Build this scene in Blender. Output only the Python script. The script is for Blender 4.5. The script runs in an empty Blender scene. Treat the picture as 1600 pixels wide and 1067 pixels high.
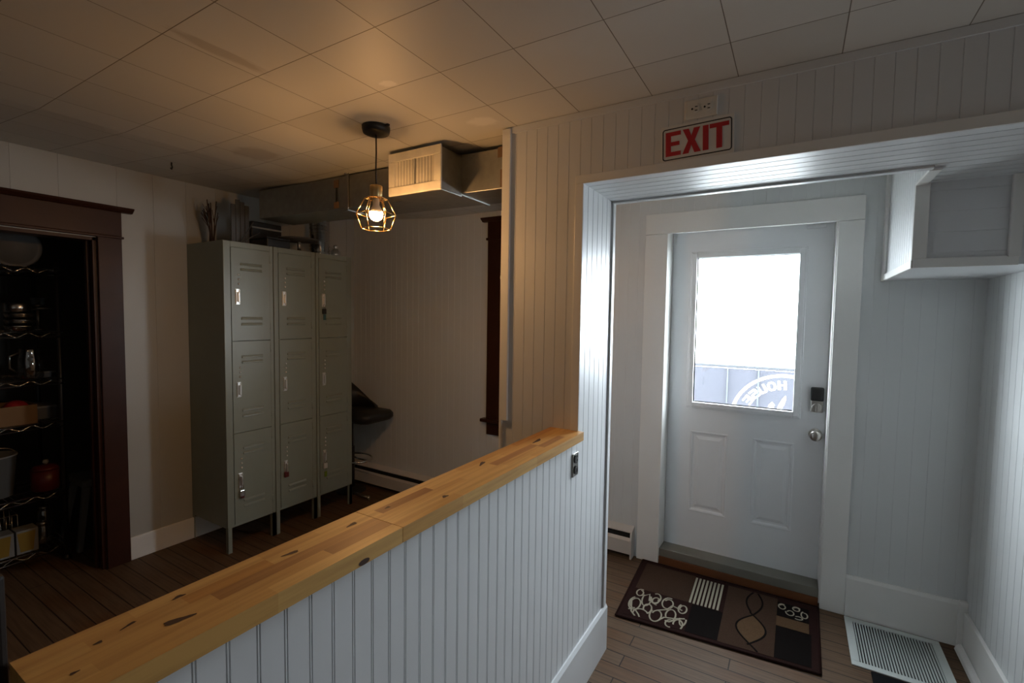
import bpy, bmesh, math, random
from mathutils import Vector, Matrix
random.seed(7)
S = bpy.context.scene
COL = S.collection
PI = math.pi

# ------------------------------------------------------------------ materials
def _mat(name):
    m = bpy.data.materials.new(name); m.use_nodes = True
    nt = m.node_tree
    return m, nt, nt.nodes['Principled BSDF']

def paint(name, col, rough=0.5, metal=0.0, var=0.06, scale=6.0, bump=0.0, bscale=60.0, coat=0.0):
    m, nt, b = _mat(name)
    N, L = nt.nodes, nt.links
    tc = N.new('ShaderNodeTexCoord'); nz = N.new('ShaderNodeTexNoise')
    nz.inputs['Scale'].default_value = scale; nz.inputs['Detail'].default_value = 4
    L.new(tc.outputs['Object'], nz.inputs['Vector'])
    mx = N.new('ShaderNodeMix'); mx.data_type = 'RGBA'
    mx.inputs['A'].default_value = (*[c*(1-var) for c in col], 1)
    mx.inputs['B'].default_value = (*[min(1, c*(1+var)) for c in col], 1)
    L.new(nz.outputs['Fac'], mx.inputs['Factor']); L.new(mx.outputs['Result'], b.inputs['Base Color'])
    b.inputs['Roughness'].default_value = rough; b.inputs['Metallic'].default_value = metal
    if coat: b.inputs['Coat Weight'].default_value = coat
    if bump:
        n2 = N.new('ShaderNodeTexNoise'); n2.inputs['Scale'].default_value = bscale
        L.new(tc.outputs['Object'], n2.inputs['Vector'])
        bp = N.new('ShaderNodeBump'); bp.inputs['Strength'].default_value = bump; bp.inputs['Distance'].default_value = 0.002
        L.new(n2.outputs['Fac'], bp.inputs['Height']); L.new(bp.outputs['Normal'], b.inputs['Normal'])
    return m

def emis(name, col, st):
    m, nt, b = _mat(name)
    b.inputs['Base Color'].default_value = (*col, 1)
    b.inputs['Emission Color'].default_value = (*col, 1)
    b.inputs['Emission Strength'].default_value = st
    return m

def thin_glass(name, tint=(1, 1, 1), refl=0.06, haze=0.0):
    m, nt, b = _mat(name); N, L = nt.nodes, nt.links
    N.remove(b)
    t = N.new('ShaderNodeBsdfTransparent'); t.inputs['Color'].default_value = (*tint, 1)
    g = N.new('ShaderNodeBsdfGlossy'); g.inputs['Roughness'].default_value = 0.03
    lw = N.new('ShaderNodeLayerWeight'); lw.inputs['Blend'].default_value = 0.25
    ad = N.new('ShaderNodeMath'); ad.operation = 'MULTIPLY_ADD'; ad.inputs[1].default_value = 0.5; ad.inputs[2].default_value = refl
    L.new(lw.outputs['Facing'], ad.inputs[0])
    mx = N.new('ShaderNodeMixShader')
    L.new(ad.outputs[0], mx.inputs[0]); L.new(t.outputs[0], mx.inputs[1]); L.new(g.outputs[0], mx.inputs[2])
    L.new(mx.outputs[0], N['Material Output'].inputs['Surface'])
    return m

def floor_mat():
    m, nt, b = _mat('old_floorboards'); N, L = nt.nodes, nt.links
    tc = N.new('ShaderNodeTexCoord')
    br = N.new('ShaderNodeTexBrick')
    br.inputs['Scale'].default_value = 1.0; br.inputs['Brick Width'].default_value = 1.15
    br.inputs['Row Height'].default_value = 0.080; br.inputs['Mortar Size'].default_value = 0.0028
    br.inputs['Mortar Smooth'].default_value = 0.3; br.offset = 0.37; br.offset_frequency = 2
    br.inputs['Color1'].default_value = (0.0, 0.0, 0.0, 1); br.inputs['Color2'].default_value = (1, 1, 1, 1)
    br.inputs['Mortar'].default_value = (0.5, 0.5, 0.5, 1)
    mp = N.new('ShaderNodeMapping'); mp.inputs['Location'].default_value = (0.2, 0.045, 0)
    L.new(tc.outputs['Object'], mp.inputs['Vector']); L.new(mp.outputs['Vector'], br.inputs['Vector'])
    # grain stretched along the boards
    mg = N.new('ShaderNodeMapping'); mg.inputs['Scale'].default_value = (2.0, 40.0, 1)
    L.new(tc.outputs['Object'], mg.inputs['Vector'])
    g = N.new('ShaderNodeTexNoise'); g.inputs['Scale'].default_value = 2.0; g.inputs['Detail'].default_value = 6
    L.new(mg.outputs['Vector'], g.inputs['Vector'])
    w = N.new('ShaderNodeTexNoise'); w.inputs['Scale'].default_value = 2.3; w.inputs['Detail'].default_value = 5
    L.new(tc.outputs['Object'], w.inputs['Vector'])
    cr = N.new('ShaderNodeValToRGB')                      # wear: orange brown <-> scuffed grey brown
    cr.color_ramp.elements[0].position = 0.34; cr.color_ramp.elements[0].color = FLOOR_A
    cr.color_ramp.elements[1].position = 0.62; cr.color_ramp.elements[1].color = FLOOR_B
    ml = N.new('ShaderNodeMath'); ml.operation = 'MULTIPLY_ADD'; ml.inputs[1].default_value = 0.22
    L.new(br.outputs['Color'], ml.inputs[0]); L.new(w.outputs['Fac'], ml.inputs[2])
    L.new(ml.outputs[0], cr.inputs['Fac'])
    gm = N.new('ShaderNodeMix'); gm.data_type = 'RGBA'; gm.blend_type = 'MULTIPLY'; gm.inputs['Factor'].default_value = 0.55
    gr = N.new('ShaderNodeValToRGB'); gr.color_ramp.elements[0].position = 0.3; gr.color_ramp.elements[0].color = (0.35, 0.33, 0.32, 1)
    gr.color_ramp.elements[1].position = 0.6
    L.new(g.outputs['Fac'], gr.inputs['Fac']); L.new(cr.outputs['Color'], gm.inputs['A']); L.new(gr.outputs['Color'], gm.inputs['B'])
    mo = N.new('ShaderNodeMix'); mo.data_type = 'RGBA'
    mo.inputs['B'].default_value = (0.018, 0.010, 0.006, 1)
    L.new(br.outputs['Fac'], mo.inputs['Factor']); L.new(gm.outputs['Result'], mo.inputs['A'])
    L.new(mo.outputs['Result'], b.inputs['Base Color'])
    b.inputs['Roughness'].default_value = 0.6; b.inputs['Specular IOR Level'].default_value = 0.3
    bp = N.new('ShaderNodeBump'); bp.invert = True; bp.inputs['Strength'].default_value = 0.5; bp.inputs['Distance'].default_value = 0.003
    L.new(br.outputs['Fac'], bp.inputs['Height']); L.new(bp.outputs['Normal'], b.inputs['Normal'])
    return m

def ceiling_mat():
    m, nt, b = _mat('ceiling_tiles'); N, L = nt.nodes, nt.links
    tc = N.new('ShaderNodeTexCoord')
    mp = N.new('ShaderNodeMapping'); mp.inputs['Location'].default_value = (0.1935, -0.683 + 0.279, 0)
    L.new(tc.outputs['Object'], mp.inputs['Vector'])
    br = N.new('ShaderNodeTexBrick'); br.offset = 0.0; br.squash = 1.0
    br.inputs['Scale'].default_value = 1.0; br.inputs['Brick Width'].default_value = 0.279
    br.inputs['Row Height'].default_value = 0.279; br.inputs['Mortar Size'].default_value = 0.0016; br.inputs['Mortar Smooth'].default_value = 0.4
    br.inputs['Color1'].default_value = (0.70, 0.68, 0.63, 1); br.inputs['Color2'].default_value = (0.62, 0.60, 0.55, 1)
    br.inputs['Mortar'].default_value = (0.20, 0.17, 0.13, 1)
    L.new(mp.outputs['Vector'], br.inputs['Vector'])
    col = br.outputs['Color']
    # two patched spots (lighter filler) and two darker brown spots
    def spot(cx, cy, rx, ry, rot, c, fac):
        nonlocal col
        mm = N.new('ShaderNodeMapping'); mm.vector_type = 'TEXTURE'
        mm.inputs['Location'].default_value = (cx, cy, 2.37); mm.inputs['Rotation'].default_value = (0, 0, rot)
        mm.inputs['Scale'].default_value = (rx, ry, 1)
        L.new(tc.outputs['Object'], mm.inputs['Vector'])
        nz = N.new('ShaderNodeTexNoise'); nz.inputs['Scale'].default_value = 1.6; L.new(mm.outputs['Vector'], nz.inputs['Vector'])
        ln = N.new('ShaderNodeVectorMath'); ln.operation = 'LENGTH'; L.new(mm.outputs['Vector'], ln.inputs[0])
        ad = N.new('ShaderNodeMath'); ad.operation = 'MULTIPLY_ADD'; ad.inputs[1].default_value = 0.9
        L.new(nz.outputs['Fac'], ad.inputs[0]); L.new(ln.outputs['Value'], ad.inputs[2])
        r = N.new('ShaderNodeMapRange'); r.inputs['From Min'].default_value = 1.15; r.inputs['From Max'].default_value = 1.5
        r.inputs['To Min'].default_value = fac; r.inputs['To Max'].default_value = 0
        L.new(ad.outputs[0], r.inputs['Value'])
        mx = N.new('ShaderNodeMix'); mx.data_type = 'RGBA'; mx.inputs['B'].default_value = (*c, 1)
        L.new(r.outputs['Result'], mx.inputs['Factor']); L.new(col, mx.inputs['A']); col = mx.outputs['Result']
    spot(-1.236, 1.215, 0.035, 0.022, 0.3, (0.86, 0.84, 0.80), 0.9)
    spot(-1.13, 1.636, 0.07, 0.045, 0.2, (0.84, 0.82, 0.78), 0.8)
    spot(-1.54, 0.825, 0.03, 0.15, 0.0, (0.36, 0.30, 0.24), 0.45)
    spot(-2.35, 1.42, 0.12, 0.10, 0.4, (0.36, 0.30, 0.25), 0.5)
    L.new(col, b.inputs['Base Color'])
    b.inputs['Roughness'].default_value = 0.55
    bp = N.new('ShaderNodeBump'); bp.invert = True; bp.inputs['Strength'].default_value = 0.6; bp.inputs['Distance'].default_value = 0.003
    L.new(br.outputs['Fac'], bp.inputs['Height']); L.new(bp.outputs['Normal'], b.inputs['Normal'])
    return m

def butcher_mat():
    m, nt, b = _mat('pine_butcher_block'); N, L = nt.nodes, nt.links
    tc = N.new('ShaderNodeTexCoord'); at = N.new('ShaderNodeVertexColor'); at.layer_name = 'tone'
    mg = N.new('ShaderNodeMapping'); mg.inputs['Scale'].default_value = (42, 2.2, 42)
    L.new(tc.outputs['Object'], mg.inputs['Vector'])
    g = N.new('ShaderNodeTexNoise'); g.inputs['Scale'].default_value = 2.0; g.inputs['Detail'].default_value = 6
    L.new(mg.outputs['Vector'], g.inputs['Vector'])
    gr = N.new('ShaderNodeValToRGB'); gr.color_ramp.elements[0].position = 0.3; gr.color_ramp.elements[0].color = (0.68, 0.60, 0.52, 1)
    gr.color_ramp.elements[1].position = 0.62
    L.new(g.outputs['Fac'], gr.inputs['Fac'])
    mx = N.new('ShaderNodeMix'); mx.data_type = 'RGBA'; mx.blend_type = 'MULTIPLY'; mx.inputs['Factor'].default_value = 0.7
    L.new(at.outputs['Color'], mx.inputs['A']); L.new(gr.outputs['Color'], mx.inputs['B'])
    L.new(mx.outputs['Result'], b.inputs['Base Color'])
    b.inputs['Roughness'].default_value = 0.42; b.inputs['Coat Weight'].default_value = 0.15; b.inputs['Coat Roughness'].default_value = 0.25
    return m

FLOOR_A = (0.120, 0.050, 0.016, 1); FLOOR_B = (0.130, 0.078, 0.043, 1)
M = {}
M['floor'] = floor_mat(); M['ceiling'] = ceiling_mat(); M['butcher'] = butcher_mat()
M['white'] = paint('white_gloss_paint', (0.725, 0.742, 0.758), 0.40, var=0.03)
M['trim'] = paint('white_trim_paint', (0.83, 0.825, 0.80), 0.33, var=0.03)
M['wall'] = paint('dimmed_wall_paint', (0.44, 0.435, 0.40), 0.42, var=0.04, scale=2)  # same paint as the other walls, darkened for the dim left side
M['vwall'] = paint('vestibule_wall_paint', (0.70, 0.72, 0.72), 0.40, var=0.04, scale=2)
M['doorpaint'] = paint('door_white_paint', (0.80, 0.82, 0.84), 0.35, var=0.02)
M['darkwood'] = paint('dark_mahogany_trim', (0.042, 0.013, 0.006), 0.38, var=0.3, scale=9, coat=0.1)
M['darkpost'] = paint('black_stained_post', (0.012, 0.008, 0.006), 0.5, var=0.2)
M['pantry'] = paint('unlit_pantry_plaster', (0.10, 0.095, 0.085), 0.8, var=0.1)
M['plain'] = paint('plain_room_paint', (0.55, 0.53, 0.49), 0.6, var=0.04)
M['locker'] = paint('grey_green_enamel', (0.255, 0.285, 0.24), 0.34, var=0.05, scale=12)
M['lockerdark'] = paint('locker_inside', (0.02, 0.02, 0.018), 0.7)
M['chrome'] = paint('chrome', (0.84, 0.84, 0.83), 0.12, 1.0, var=0.02)
M['latch'] = paint('worn_chrome_latch', (0.85, 0.84, 0.82), 0.33, 1.0, var=0.02)
M['nickel'] = paint('satin_nickel', (0.48, 0.46, 0.43), 0.30, 1.0, var=0.03)
M['galv'] = paint('galvanised_duct_steel', (0.33, 0.33, 0.31), 0.42, 1.0, var=0.25, scale=22, bump=0.15, bscale=30)
M['vent'] = paint('chipped_cream_vent_enamel', (0.70, 0.66, 0.57), 0.5, var=0.22, scale=18)
M['tape'] = paint('brown_duct_tape', (0.17, 0.10, 0.055), 0.6, var=0.2)
M['black'] = paint('black_plastic', (0.012, 0.012, 0.012), 0.4, var=0.1)
M['blackvinyl'] = paint('black_vinyl', (0.014, 0.014, 0.015), 0.45, var=0.15)
M['rubber'] = paint('black_ribbed_rubber', (0.010, 0.010, 0.011), 0.8, var=0.2, bump=0.6, bscale=150)
M['brass'] = paint('brushed_brass', (0.62, 0.44, 0.20), 0.32, 1.0, var=0.05)
M['darkmetal'] = paint('black_canopy_metal', (0.012, 0.011, 0.010), 0.45)
M['bulb'] = emis('lit_bulb', (1.0, 0.52, 0.19), 520.0)
M['heater'] = paint('heater_enamel', (0.66, 0.62, 0.57), 0.4, var=0.04)
M['slot'] = paint('dark_slot', (0.008, 0.008, 0.008), 0.8)
M['threshold'] = paint('grey_threshold', (0.20, 0.19, 0.16), 0.6, var=0.15)
M['subsill'] = paint('brown_sill_board', (0.16, 0.055, 0.018), 0.5, var=0.25)
M['glass'] = thin_glass('clear_pane', (0.97, 0.99, 1.0), 0.04)
M['vaseglass'] = thin_glass('jar_glass', (0.78, 0.80, 0.80), 0.30)
M['signwhite'] = paint('sign_white', (0.80, 0.79, 0.76), 0.45, var=0.02)
M['signred'] = paint('sign_red', (0.48, 0.015, 0.020), 0.45, var=0.03)
M['signblack'] = paint('sign_black', (0.015, 0.015, 0.015), 0.5)
M['ivory'] = paint('painted_outlet', (0.76, 0.74, 0.69), 0.45, var=0.02)
M['rugdark'] = paint('rug_dark_brown', (0.022, 0.009, 0.0075), 0.95, var=0.3, scale=180)
M['rugmid'] = paint('rug_mid_brown', (0.050, 0.028, 0.018), 0.95, var=0.5, scale=220)
M['rugtan'] = paint('rug_tan', (0.095, 0.055, 0.029), 0.95, var=0.4, scale=220)
M['rugblack'] = paint('rug_black', (0.0065, 0.0045, 0.004), 0.95, var=0.3, scale=180)
M['rugcream'] = paint('rug_cream', (0.36, 0.32, 0.24), 0.95, var=0.2, scale=180)
M['grillewhite'] = paint('grille_white', (0.62, 0.66, 0.64), 0.45, var=0.04)
M['navy'] = paint('navy_banner', (0.026, 0.0265, 0.036), 0.7, var=0.15)
M['bannerwhite'] = paint('banner_white', (0.85, 0.85, 0.82), 0.7)
M['railmetal'] = paint('deck_rail_metal', (0.018, 0.020, 0.024), 0.5)
M['railpost'] = paint('deck_post_pale', (0.042, 0.050, 0.056), 0.5)
M['ground'] = paint('outside_ground', (0.35, 0.35, 0.33), 0.9)
M['steel'] = paint('steel_pan', (0.60, 0.58, 0.54), 0.22, 1.0)
M['cardboard'] = paint('cardboard', (0.20, 0.11, 0.045), 0.85, var=0.12)
M['red'] = paint('red_plastic', (0.30, 0.015, 0.015), 0.4)
M['darkred'] = paint('dark_red_enamel', (0.10, 0.008, 0.007), 0.4)
M['whiteplastic'] = paint('white_plastic', (0.62, 0.62, 0.60), 0.5)
M['yellow'] = paint('yellow_carton_print', (0.24, 0.15, 0.012), 0.55)
M['greytray'] = paint('grey_tin', (0.085, 0.088, 0.088), 0.5)
M['twig'] = paint('dry_twigs', (0.06, 0.032, 0.02), 0.85, var=0.25)
M['green'] = paint('green_tag', (0.16, 0.26, 0.02), 0.5)
M['teal'] = paint('teal_tag', (0.03, 0.10, 0.10), 0.5)
M['dimplastic'] = paint('dimmed_white_plastic', (0.20, 0.20, 0.19), 0.6)  # white plastic with the pantry's dimness put into its colour
M['knot'] = paint('pine_knot', (0.055, 0.022, 0.010), 0.6)
M['linen'] = paint('brown_blind_fabric', (0.09, 0.045, 0.03), 0.9, var=0.1)

for k_ in ('darkwood', 'darkpost'):
    M[k_].node_tree.nodes['Principled BSDF'].inputs['Specular IOR Level'].default_value = 0.22
for k_ in ('rugdark', 'rugmid', 'rugtan', 'rugblack', 'rugcream', 'rubber'):
    M[k_].node_tree.nodes['Principled BSDF'].inputs['Specular IOR Level'].default_value = 0.08
# ------------------------------------------------------------------ mesh helpers
def box(bm, x0, x1, y0, y1, z0, z1, mi=0):
    vs = [bm.verts.new((x, y, z)) for z in (z0, z1) for y in (y0, y1) for x in (x0, x1)]
    fs = [(0, 2, 3, 1), (4, 5, 7, 6), (0, 1, 5, 4), (2, 6, 7, 3), (0, 4, 6, 2), (1, 3, 7, 5)]
    out = []
    for f in fs:
        fc = bm.faces.new([vs[i] for i in f]); fc.material_index = mi; out.append(fc)
    return vs, out

def hexa(bm, pts, mi=0):
    """eight corners: bottom ring of four, top ring of four"""
    vs = [bm.verts.new(p) for p in pts]
    for f in [(3, 2, 1, 0), (4, 5, 6, 7), (0, 1, 5, 4), (1, 2, 6, 5), (2, 3, 7, 6), (3, 0, 4, 7)]:
        bm.faces.new([vs[i] for i in f]).material_index = mi
    return vs

def frame_of(d):
    d = Vector(d).normalized()
    a = Vector((0, 0, 1)) if abs(d.z) < 0.9 else Vector((1, 0, 0))
    u = d.cross(a).normalized(); v = d.cross(u).normalized()
    return u, v

def cyl(bm, p0, p1, r0, r1=None, seg=20, mi=0, caps=True):
    r1 = r0 if r1 is None else r1
    p0, p1 = Vector(p0), Vector(p1); u, v = frame_of(p1 - p0)
    a = [bm.verts.new(p0 + (u*math.cos(t) + v*math.sin(t))*r0) for t in [2*PI*i/seg for i in range(seg)]]
    b = [bm.verts.new(p1 + (u*math.cos(t) + v*math.sin(t))*r1) for t in [2*PI*i/seg for i in range(seg)]]
    for i in range(seg):
        f = bm.faces.new((a[i], a[(i+1) % seg], b[(i+1) % seg], b[i])); f.material_index = mi; f.smooth = True
    if caps:
        bm.faces.new(a[::-1]).material_index = mi; bm.faces.new(b).material_index = mi

def tube(bm, path, r, seg=10, mi=0, closed=False):
    pts = [Vector(p) for p in path]; n = len(pts); rings = []
    for i, p in enumerate(pts):
        if closed: d = pts[(i+1) % n] - pts[i-1]
        else: d = pts[min(i+1, n-1)] - pts[max(i-1, 0)]
        u, v = frame_of(d)
        if rings:                                             # keep the frame from flipping
            u0 = rings[-1][1]; d = d.normalized(); u = (u0 - d*u0.dot(d)).normalized(); v = d.cross(u)
        rings.append(([bm.verts.new(p + (u*math.cos(2*PI*k/seg) + v*math.sin(2*PI*k/seg))*r) for k in range(seg)], u))
    m = n if closed else n-1
    for i in range(m):
        a, b = rings[i][0], rings[(i+1) % n][0]
        for k in range(seg):
            f = bm.faces.new((a[k], a[(k+1) % seg], b[(k+1) % seg], b[k])); f.material_index = mi; f.smooth = True
    if not closed:
        bm.faces.new(rings[0][0][::-1]).material_index = mi; bm.faces.new(rings[-1][0]).material_index = mi

def lathe(bm, prof, c=(0, 0, 0), axis='z', seg=32, mi=0):
    """prof: (radius, height) pairs"""
    c = Vector(c); rings = []
    for r, h in prof:
        ring = []
        for k in range(seg):
            t = 2*PI*k/seg
            a, b = r*math.cos(t), r*math.sin(t)
            q = {'z': (a, b, h), 'y': (a, h, b), 'x': (h, a, b)}[axis]
            ring.append(bm.verts.new(c + Vector(q)))
        rings.append(ring)
    for i in range(len(rings)-1):
        for k in range(seg):
            f = bm.faces.new((rings[i][k], rings[i][(k+1) % seg], rings[i+1][(k+1) % seg], rings[i+1][k])); f.smooth = True; f.material_index = mi
    bm.faces.new(rings[0][::-1]).material_index = mi; bm.faces.new(rings[-1]).material_index = mi

def prism(bm, poly, fn, lo, hi, mi=0):
    """poly: 2-D outline; fn(a, b, h) -> point; extruded from lo to hi"""
    A = [bm.verts.new(fn(a, b, lo)) for a, b in poly]; B = [bm.verts.new(fn(a, b, hi)) for a, b in poly]
    n = len(poly)
    for i in range(n):
        bm.faces.new((A[i], A[(i+1) % n], B[(i+1) % n], B[i])).material_index = mi
    bm.faces.new(A[::-1]).material_index = mi; bm.faces.new(B).material_index = mi

def bead(bm, o, u, v, n, ulen, vlen, sp, off=0.0, w=0.0022, d=0.0028, double=0.0, mi=0):
    """a sheet of tongue-and-groove boards: V grooves across u, running along v, facing n"""
    o, u, v, n = Vector(o), Vector(u), Vector(v), Vector(n)
    prof = [(0, 0)]
    g = off if off > 0.004 else off + sp
    while g < ulen - 0.006:
        for c in ((g, g+double) if double else (g,)):
            prof += [(c-w, 0), (c-w*0.35, -d), (c+w*0.35, -d), (c+w, 0)]
        g += sp
    prof.append((ulen, 0))
    a = [bm.verts.new(o + u*p + n*q) for p, q in prof]; b = [bm.verts.new(o + u*p + n*q + v*vlen) for p, q in prof]
    flip = u.cross(v).dot(n) < 0
    for i in range(len(prof)-1):
        q = (a[i], a[i+1], b[i+1], b[i])
        bm.faces.new(q[::-1] if flip else q).material_index = mi

def link(name, bm, mats, parent=None, bevel=0.0, smooth=False, fix=True, loc=None):
    me = bpy.data.meshes.new(name)
    if fix: bmesh.ops.recalc_face_normals(bm, faces=bm.faces)
    bm.to_mesh(me); bm.free()
    for m in (mats if isinstance(mats, (list, tuple)) else [mats]): me.materials.append(m)
    if smooth:
        for p in me.polygons: p.use_smooth = True
    o = bpy.data.objects.new(name, me); COL.objects.link(o)
    if bevel:
        b = o.modifiers.new('bevel', 'BEVEL'); b.width = bevel; b.segments = 2; b.limit_method = 'ANGLE'; b.angle_limit = math.radians(40)
        b.harden_normals = False
    if parent: o.parent = parent
    return o

def B(): return bmesh.new()
def tag(o, label, cat, group=None, kind=None):
    o['label'] = label; o['category'] = cat
    if group: o['group'] = group
    if kind: o['kind'] = kind
    return o
def thing(name, label, cat, loc=(0, 0, 0), rz=0.0, group=None, kind=None):
    e = bpy.data.objects.new(name, None); e.empty_display_size = 0.1
    COL.objects.link(e); e.location = loc; e.rotation_euler = (0, 0, rz)
    return tag(e, label, cat, group, kind)
def copy_thing(o, parent=None):
    c = o.copy(); COL.objects.link(c)
    if parent: c.parent = parent
    for ch in list(o.children): copy_thing(ch, c)
    return c
def struct(name, bm, m, label, cat, **k): return tag(link(name, bm, m, **k), label, cat, kind='structure')
X, Y, Z = Vector((1, 0, 0)), Vector((0, 1, 0)), Vector((0, 0, 1))

# ------------------------------------------------------------------ key measures
HC = 1.58
YD, YE, YB = 3.06, 1.745, 2.10        # back wall, exit wall front, exit wall back
XL, XJ, XR = -3.557, -0.727, 0.765    # left wall, half-wall / jamb face, vestibule right wall
ZC, ZS = 2.37, 2.095                  # ceiling, underside of the header
XQ, YQ = 2.45, -2.6                   # unseen right and rear walls
SP = 0.0481                           # board spacing of the beadboard

# ------------------------------------------------------------------ floor and ceiling
bm = B(); box(bm, -5.2, XQ+0.15, YQ-0.15, YD+0.14, -0.12, 0)
struct('floor', bm, M['floor'], 'worn brown strip wood floor running through both rooms', 'floor')
bm = B()
xs = [XQ+0.1, -2.6, XL-0.12]; zs = [ZC, ZC, 2.452]
for i in range(2):
    hexa(bm, [(xs[i+1], YQ-.1, zs[i+1]), (xs[i], YQ-.1, zs[i]), (xs[i], YD+.2, zs[i]), (xs[i+1], YD+.2, zs[i+1]),
              (xs[i+1], YQ-.1, 2.6), (xs[i], YQ-.1, 2.6), (xs[i], YD+.2, 2.6), (xs[i+1], YD+.2, 2.6)])
struct('ceiling', bm, M['ceiling'], 'square tiled cream ceiling over the whole room', 'ceiling')

# ------------------------------------------------------------------ left wall with the pantry opening
PY0, PY1, PZ = 0.30, 1.160, 2.005     # pantry opening
bm = B(); t = 0.004
box(bm, XL-.12, XL-t, YQ, PY0, 0, 2.6); box(bm, XL-.12, XL-t, PY1, YD+.2, 0, 2.6); box(bm, XL-.12, XL-t, PY0, PY1, PZ, 2.6)
bead(bm, (XL, YQ, 0), Y, Z, X, PY0-YQ, 2.5, 0.19, 0.05, w=.0016, d=.002)
bead(bm, (XL, PY1, 0), Y, Z, X, YD-PY1, 2.5, 0.19, 0.105, w=.0016, d=.002)
bead(bm, (XL, PY0, PZ), Y, Z, X, PY1-PY0, 2.5-PZ, 0.19, 0.13, w=.0016, d=.002)
struct('wall_left', bm, M['wall'], 'pale panelled wall behind the lockers, with the pantry opening', 'wall', fix=False)
bm = B(); box(bm, XL+.0005, XL+.016, 1.278, 3.055, 0, 0.145); box(bm, XL+.0005, XL+.016, YQ, PY0-.12, 0, 0.145)
struct('baseboard_left', bm, M['trim'], 'white baseboard running from the dark door casing to behind the lockers', 'baseboard', bevel=.004)
# dark casing of the pantry opening
e = thing('door_2', 'dark mahogany cased opening into the unlit pantry', 'doorway', (XL, PY1, 0), kind='structure')
def rel(o):                           # parts are modelled in room space, their thing's Empty sits at its base
    o.matrix_parent_inverse = o.parent.matrix_basis.inverted(); return o
def part(name, bm, m, parent, **k): return rel(link(name, bm, m, parent, **k))
for a in (PY1, PY0-.117):
    bm = B(); box(bm, XL, XL+.022, a, a+.117, 0, 2.012); part('side_casing', bm, M['darkwood'], e, bevel=.003)
bm = B(); box(bm, XL, XL+.026, PY0-.117, PY1+.117, 2.022, 2.168); box(bm, XL, XL+.034, PY0-.125, PY1+.125, 2.008, 2.022)
part('head_casing', bm, M['darkwood'], e, bevel=.003)
bm = B(); prism(bm, [(0, 2.168), (.03, 2.168), (.055, 2.186), (.06, 2.196), (0, 2.196)], lambda a, b, h: (XL+a, h, b), PY0-.17, PY1+.172)
part('head_cap', bm, M['darkwood'], e)
bm = B(); box(bm, XL-.125, XL, PY1-.02, PY1+.001, 0, PZ); box(bm, XL-.125, XL, PY0-.001, PY0+.02, 0, PZ); box(bm, XL-.125, XL, PY0, PY1, PZ-.02, PZ+.001)
box(bm, XL-.075, XL-.05, PY1-.034, PY1-.018, 0, PZ-.02)
part('door_jamb', bm, M['darkwood'], e, bevel=.002)
# pantry shell
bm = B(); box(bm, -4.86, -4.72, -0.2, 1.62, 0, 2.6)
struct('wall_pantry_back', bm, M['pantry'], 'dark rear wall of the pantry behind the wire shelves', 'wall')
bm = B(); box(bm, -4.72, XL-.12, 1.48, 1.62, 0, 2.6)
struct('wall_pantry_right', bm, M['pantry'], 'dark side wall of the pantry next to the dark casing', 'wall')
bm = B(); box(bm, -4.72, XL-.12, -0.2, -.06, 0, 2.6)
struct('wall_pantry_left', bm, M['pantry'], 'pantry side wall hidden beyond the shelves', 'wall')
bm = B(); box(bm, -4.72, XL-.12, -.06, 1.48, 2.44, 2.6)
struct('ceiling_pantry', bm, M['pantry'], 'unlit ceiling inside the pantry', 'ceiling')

# ------------------------------------------------------------------ back wall, window and heater
DX0, DX1, DZ = -0.713, 0.178, 2.137   # door opening
WX0, WX1, WZ0, WZ1 = -1.925, -1.30, 0.80, 2.16
bm = B(); y0, y1 = YD+t, YD+.2
box(bm, XL-.12, WX0, y0, y1, 0, 2.6); box(bm, WX1, DX0, y0, y1, 0, 2.6); box(bm, DX1, XQ+.1, y0, y1, 0, 2.6)
box(bm, WX0, WX1, y0, y1, 0, WZ0); box(bm, WX0, WX1, y0, y1, WZ1, 2.6); box(bm, DX0, DX1, y0, y1, DZ, 2.6)
bead(bm, (XL, YD, 0), X, Z, -Y, WX0-XL, 2.5, 0.064, 0.03, w=.0010, d=.0009)
bead(bm, (WX1, YD, 0), X, Z, -Y, DX0-WX1, 2.5, 0.064, 0.03, w=.0010, d=.0009)
bead(bm, (DX1, YD, 0), X, Z, -Y, XR-DX1, 2.5, 0.064, 0.03, w=.0010, d=.0009)
bead(bm, (WX0, YD, 0), X, Z, -Y, WX1-WX0, WZ0, 0.064, 0.03, w=.0010, d=.0009)
bead(bm, (WX0, YD, WZ1), X, Z, -Y, WX1-WX0, 2.5-WZ1, 0.064, 0.03, w=.0010, d=.0009)
bead(bm, (DX0, YD, DZ), X, Z, -Y, DX1-DX0, 2.5-DZ, 0.064, 0.03, w=.0010, d=.0009)
struct('wall_back', bm, M['vwall'], 'grey beadboard wall holding the entrance door and the dark window', 'wall', fix=False)
e = thing('window_1', 'narrow dark mahogany window with its blind drawn, beside the white column', 'window', (WX0, YD, WZ0), kind='structure')
for a in (WX0-.118, WX1):
    bm = B(); box(bm, a, a+.118, YD-.022, YD, WZ0-.03, 2.168); part('side_casing', bm, M['darkwood'], e, bevel=.003)
bm = B(); box(bm, WX0-.118, WX1+.118, YD-.024, YD, 2.168, 2.29); box(bm, WX0-.128, WX1+.128, YD-.032, YD, 2.152, 2.168)
prism(bm, [(0, 2.29), (.028, 2.29), (.055, 2.308), (.058, 2.318), (0, 2.318)], lambda a, b, h: (h, YD-a, b), WX0-.165, WX1+.165)
part('head_casing', bm, M['darkwood'], e)
bm = B(); box(bm, WX0-.155, WX1+.155, YD-.055, YD+.03, .755, .78)
part('window_sill', bm, M['darkwood'], e, bevel=.004)
bm = B(); box(bm, WX0-.115, WX1+.115, YD-.02, YD, .655, .755)
part('apron', bm, M['darkwood'], e, bevel=.003)
bm = B()
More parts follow.
